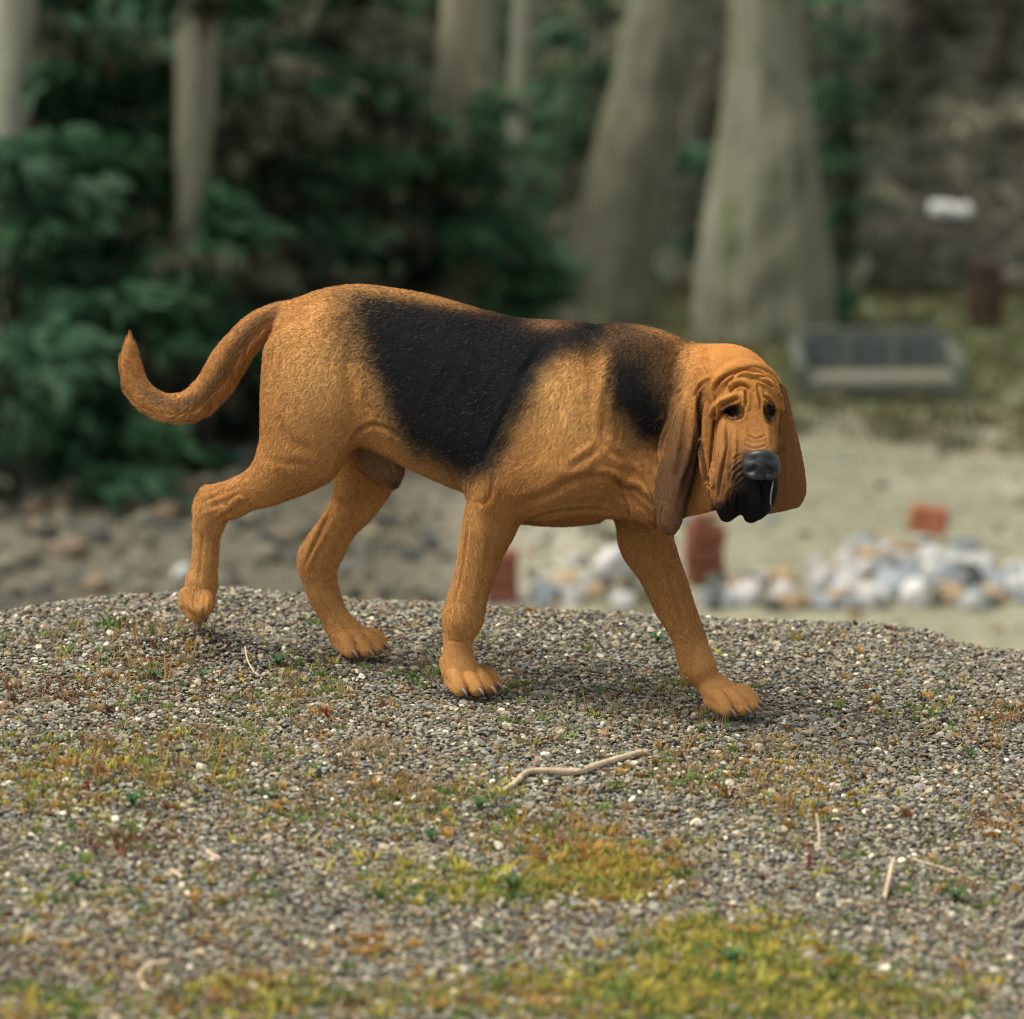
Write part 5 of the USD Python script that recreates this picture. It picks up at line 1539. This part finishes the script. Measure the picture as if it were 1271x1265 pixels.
tree("sapling", "leaning thin sapling stem left of the flared trunk", 626, None, 26.0, 0.06, 12 * mp_(26), bark_pale, 17, h=5.0, flare=1.2, crown=False)
tree("sapling", "slender stem between the flared trunk and the fluted trunk", 862, None, 29.5, -0.03, 11 * mp_(29), bark_grey, 18, h=5.0, flare=1.2, crown=False)
for i, (px, d, h, rx, ry, n, kinds, label) in enumerate((
    (20, 21.9, 2.6, 0.62, 0.5, 900, ("deep", "deep", "bright"), "tall deep green shrub at the left edge"),
    (35, 19.6, 0.75, 0.60, 0.3, 420, ("deep", "bright", "deep"), "low green shrub spreading over the stones at the far left"),
    (150, 20.2, 0.85, 0.5, 0.3, 380, ("deep", "deep", "bright"), "low dark shrub under the dog's tail tip"),
    (238, 20.7, 1.25, 0.42, 0.3, 520, ("deep", "bright", "brown"), "low green shrub hiding the foot of the slim left trunk"),
    (25, 20.6, 1.9, 0.42, 0.3, 800, ("deep", "deep", "bright"), "green shrub hiding the foot of the pale trunk at the left edge"),
    (120, 21.6, 2.3, 0.55, 0.5, 800, ("deep", "bright", "deep", "brown"), "deep green shrub under the slim trunk's left side"),
    (215, 22.6, 2.7, 0.60, 0.5, 850, ("deep", "deep", "brown"), "dark shrub wrapped round the slim left trunk"),
    (300, 21.8, 2.1, 0.55, 0.5, 800, ("deep", "bright", "brown"), "dense shrub above the dog's tail"),
    (395, 22.4, 2.5, 0.58, 0.5, 800, ("brown", "deep", "brown", "bright"), "olive-brown shrub above the dog's rump"),
    (490, 22.8, 2.4, 0.55, 0.5, 800, ("brown", "deep", "bright"), "olive and green shrub above the dog's back"),
    (575, 23.2, 1.6, 0.42, 0.45, 560, ("bright", "brown", "deep"), "bright green shrub left of the flared trunk"),
    (628, 25.0, 1.25, 0.26, 0.30, 300, ("bright", "bright", "deep"), "bright green bush at the foot of the flared trunk"),
    (350, 24.6, 3.0, 0.8, 0.5, 800, ("deep", "deep", "brown"), "tall dark shrub behind the others above the tail"),
    (110, 24.2, 3.2, 0.8, 0.5, 800, ("deep", "deep"), "tall dark shrub behind the others at the left"),
    (500, 26.4, 3.0, 0.6, 0.5, 500, ("deep", "brown"), "dark shrub behind the middle grey trunk"))):
    shrub("shrub", label, px, d, h, rx, ry, n, kinds, 400 + i)
shrub("bough", "dark leafy bough hanging over the top of the slim left trunk", 250, 20.6, 0.7, 0.30, 0.22, 480, ("deep", "brown", "bright"), 441, z0=2.08, cat="branch")
shrub("bough", "leafy bough crossing the foot of the middle grey trunk", 545, 22.4, 0.6, 0.35, 0.25, 160, ("brown", "bright", "deep"), 442, z0=0.95, cat="branch")
shrub("shrub", "green bush beside the upper part of the flared trunk", 725, 29.2, 2.6, 0.34, 0.3, 320, ("bright", "deep"), 431, z0=0.7)
shrub("shrub", "small dark bush under the fluted trunk's left side", 860, 28.2, 0.9, 0.16, 0.2, 140, ("bright", "deep"), 432)
shrub("ivy", "narrow green climber hanging down right of the fluted trunk", 1040, 28.0, 1.9, 0.09, 0.12, 260, ("bright", "bright", "deep"), 433, ln=(0.07, 0.13), cat="climber")
shrub("shrub", "low dark bush between the fluted trunk and the bench", 985, 26.2, 0.42, 0.22, 0.2, 200, ("deep", "deep", "bright"), 434, ln=(0.10, 0.2))
shrub("shrub", "dark bush at the upper right edge", 1228, 30.5, 2.0, 0.25, 0.3, 110, ("deep", "brown"), 435, z0=0.9)
shrub("shrub", "dead brown scrub at the upper right beside the climber", 1130, 31.0, 2.4, 0.5, 0.3, 300, ("straw", "straw", "brown"), 436)
shrub("shrub", "dead brown scrub left of the fluted trunk", 830, 30.6, 2.6, 0.4, 0.3, 260, ("straw", "brown"), 437)
# scrub and fallen leaves over the wooded bank
rs = np.random.default_rng(9)
n = 11000
x = rs.uniform(-10.0, 10.0, n)
y = rs.uniform(19.6, 29.0, n)
cl = noise2(x, y, 0.9, 21) + 0.5 * noise2(x, y, 2.4, 22)
pos = np.c_[x, y, land(x, y)]
pro = []
for i, (k, nm) in enumerate((("straw", "dead_sprays"), ("brown", "olive_sprays"), ("bright", "green_sprays"), ("brown", "dark_sprays"))):
    a = np.arange(5) * 1.26
    pro.append((nm, sprays(np.zeros((5, 3)), np.c_[np.cos(a), np.sin(a), np.full(5, 0.75)], np.array([0.9, 1.1, 0.8, 1.0, 1.05]), rs, 0.1), LM[k]))
wh = np.where(cl > np.where(x > 0.9, 1.15, 0.3), rs.choice([2, 3], n), rs.choice([0, 0, 1, 1, 1], n))
s = rs.uniform(0.12, 0.34, n)
scatter("undergrowth", pro, wh, pos, quat_arr(np.tile([0, 0, 1.0], (n, 1)), rs.uniform(0, 6.28, n)), np.repeat(s[:, None], 3, 1), "brown and green undergrowth covering the wooded bank behind the trees", "undergrowth")
# short grass of the yard
n = 15000
x = rs.uniform(-8.0, 8.0, n)
y = rs.uniform(7.0, 20.5, n)
keep = ~((x < 0.3) & (y < 13.5)) & (rs.random(n) < np.clip((y - 7) / 6, 0.05, 1)) & ~((x > 0.6) & (y < 13.5 + 1.5 * noise2(x, y, 0.8, 31)))
x, y = x[keep], y[keep]
n = len(x)
pos = np.c_[x, y, land(x, y)]
pro = [("olive_turf", tuft(140, 12, 0.06, 0.012, 0.07), mat("olive_grass", (0.17, 0.18, 0.075), 0.8, col2=(0.09, 0.10, 0.04), scale=3.0, rnd=0.3, island=0.3, trans=0.2)), ("straw_turf", tuft(141, 12, 0.07, 0.010, 0.07), mat("straw_grass", (0.30, 0.27, 0.15), 0.8, col2=(0.18, 0.16, 0.08), scale=3.0, rnd=0.3, island=0.3, trans=0.2))]
sc = rs.uniform(0.6, 1.5, n)
scatter("grass", pro, rs.choice(2, n, p=(0.65, 0.35)), pos, quat_arr(np.tile([0, 0, 1.0], (n, 1)), rs.uniform(0, 6.28, n)), np.repeat(sc[:, None], 3, 1), "short olive and straw grass in tufts over the yard behind the mound", "grass")

n = 5000
x = rs.uniform(-4.5, 5.0, n)
y = rs.uniform(5.0, 16.5, n)
left = x < 0.5 + 0.4 * noise2(x, y, 1.0, 41)
keep = left | (rs.random(n) < 0.45)
x, y, left = x[keep], y[keep], left[keep]
n = len(x)
sz = np.clip(0.018 * rs.lognormal(0, 0.5, n), 0.008, 0.06)
pro = [("olive_stone", rock_mesh(700, 1, 0.7), RM["olive"]), ("dark_stone", rock_mesh(701, 1, 0.7), RM["dark"]), ("tan_stone", rock_mesh(702, 1, 0.7), RM["tan"]), ("blue_stone", rock_mesh(703, 1, 0.7), RM["blue_grey"])]
wh = np.where(left, rs.choice(4, n, p=(0.62, 0.30, 0.04, 0.04)), rs.choice(4, n, p=(0.25, 0.1, 0.4, 0.25)))
scatter("stone_litter", pro, wh, np.c_[x, y, land(x, y) + sz * 0.3], quat_arr(np.tile([0, 0, 1.0], (n, 1)), rs.uniform(0, 6.28, n)), np.repeat(sz[:, None], 3, 1), "small loose stones strewn over the yard behind the mound", "stones")
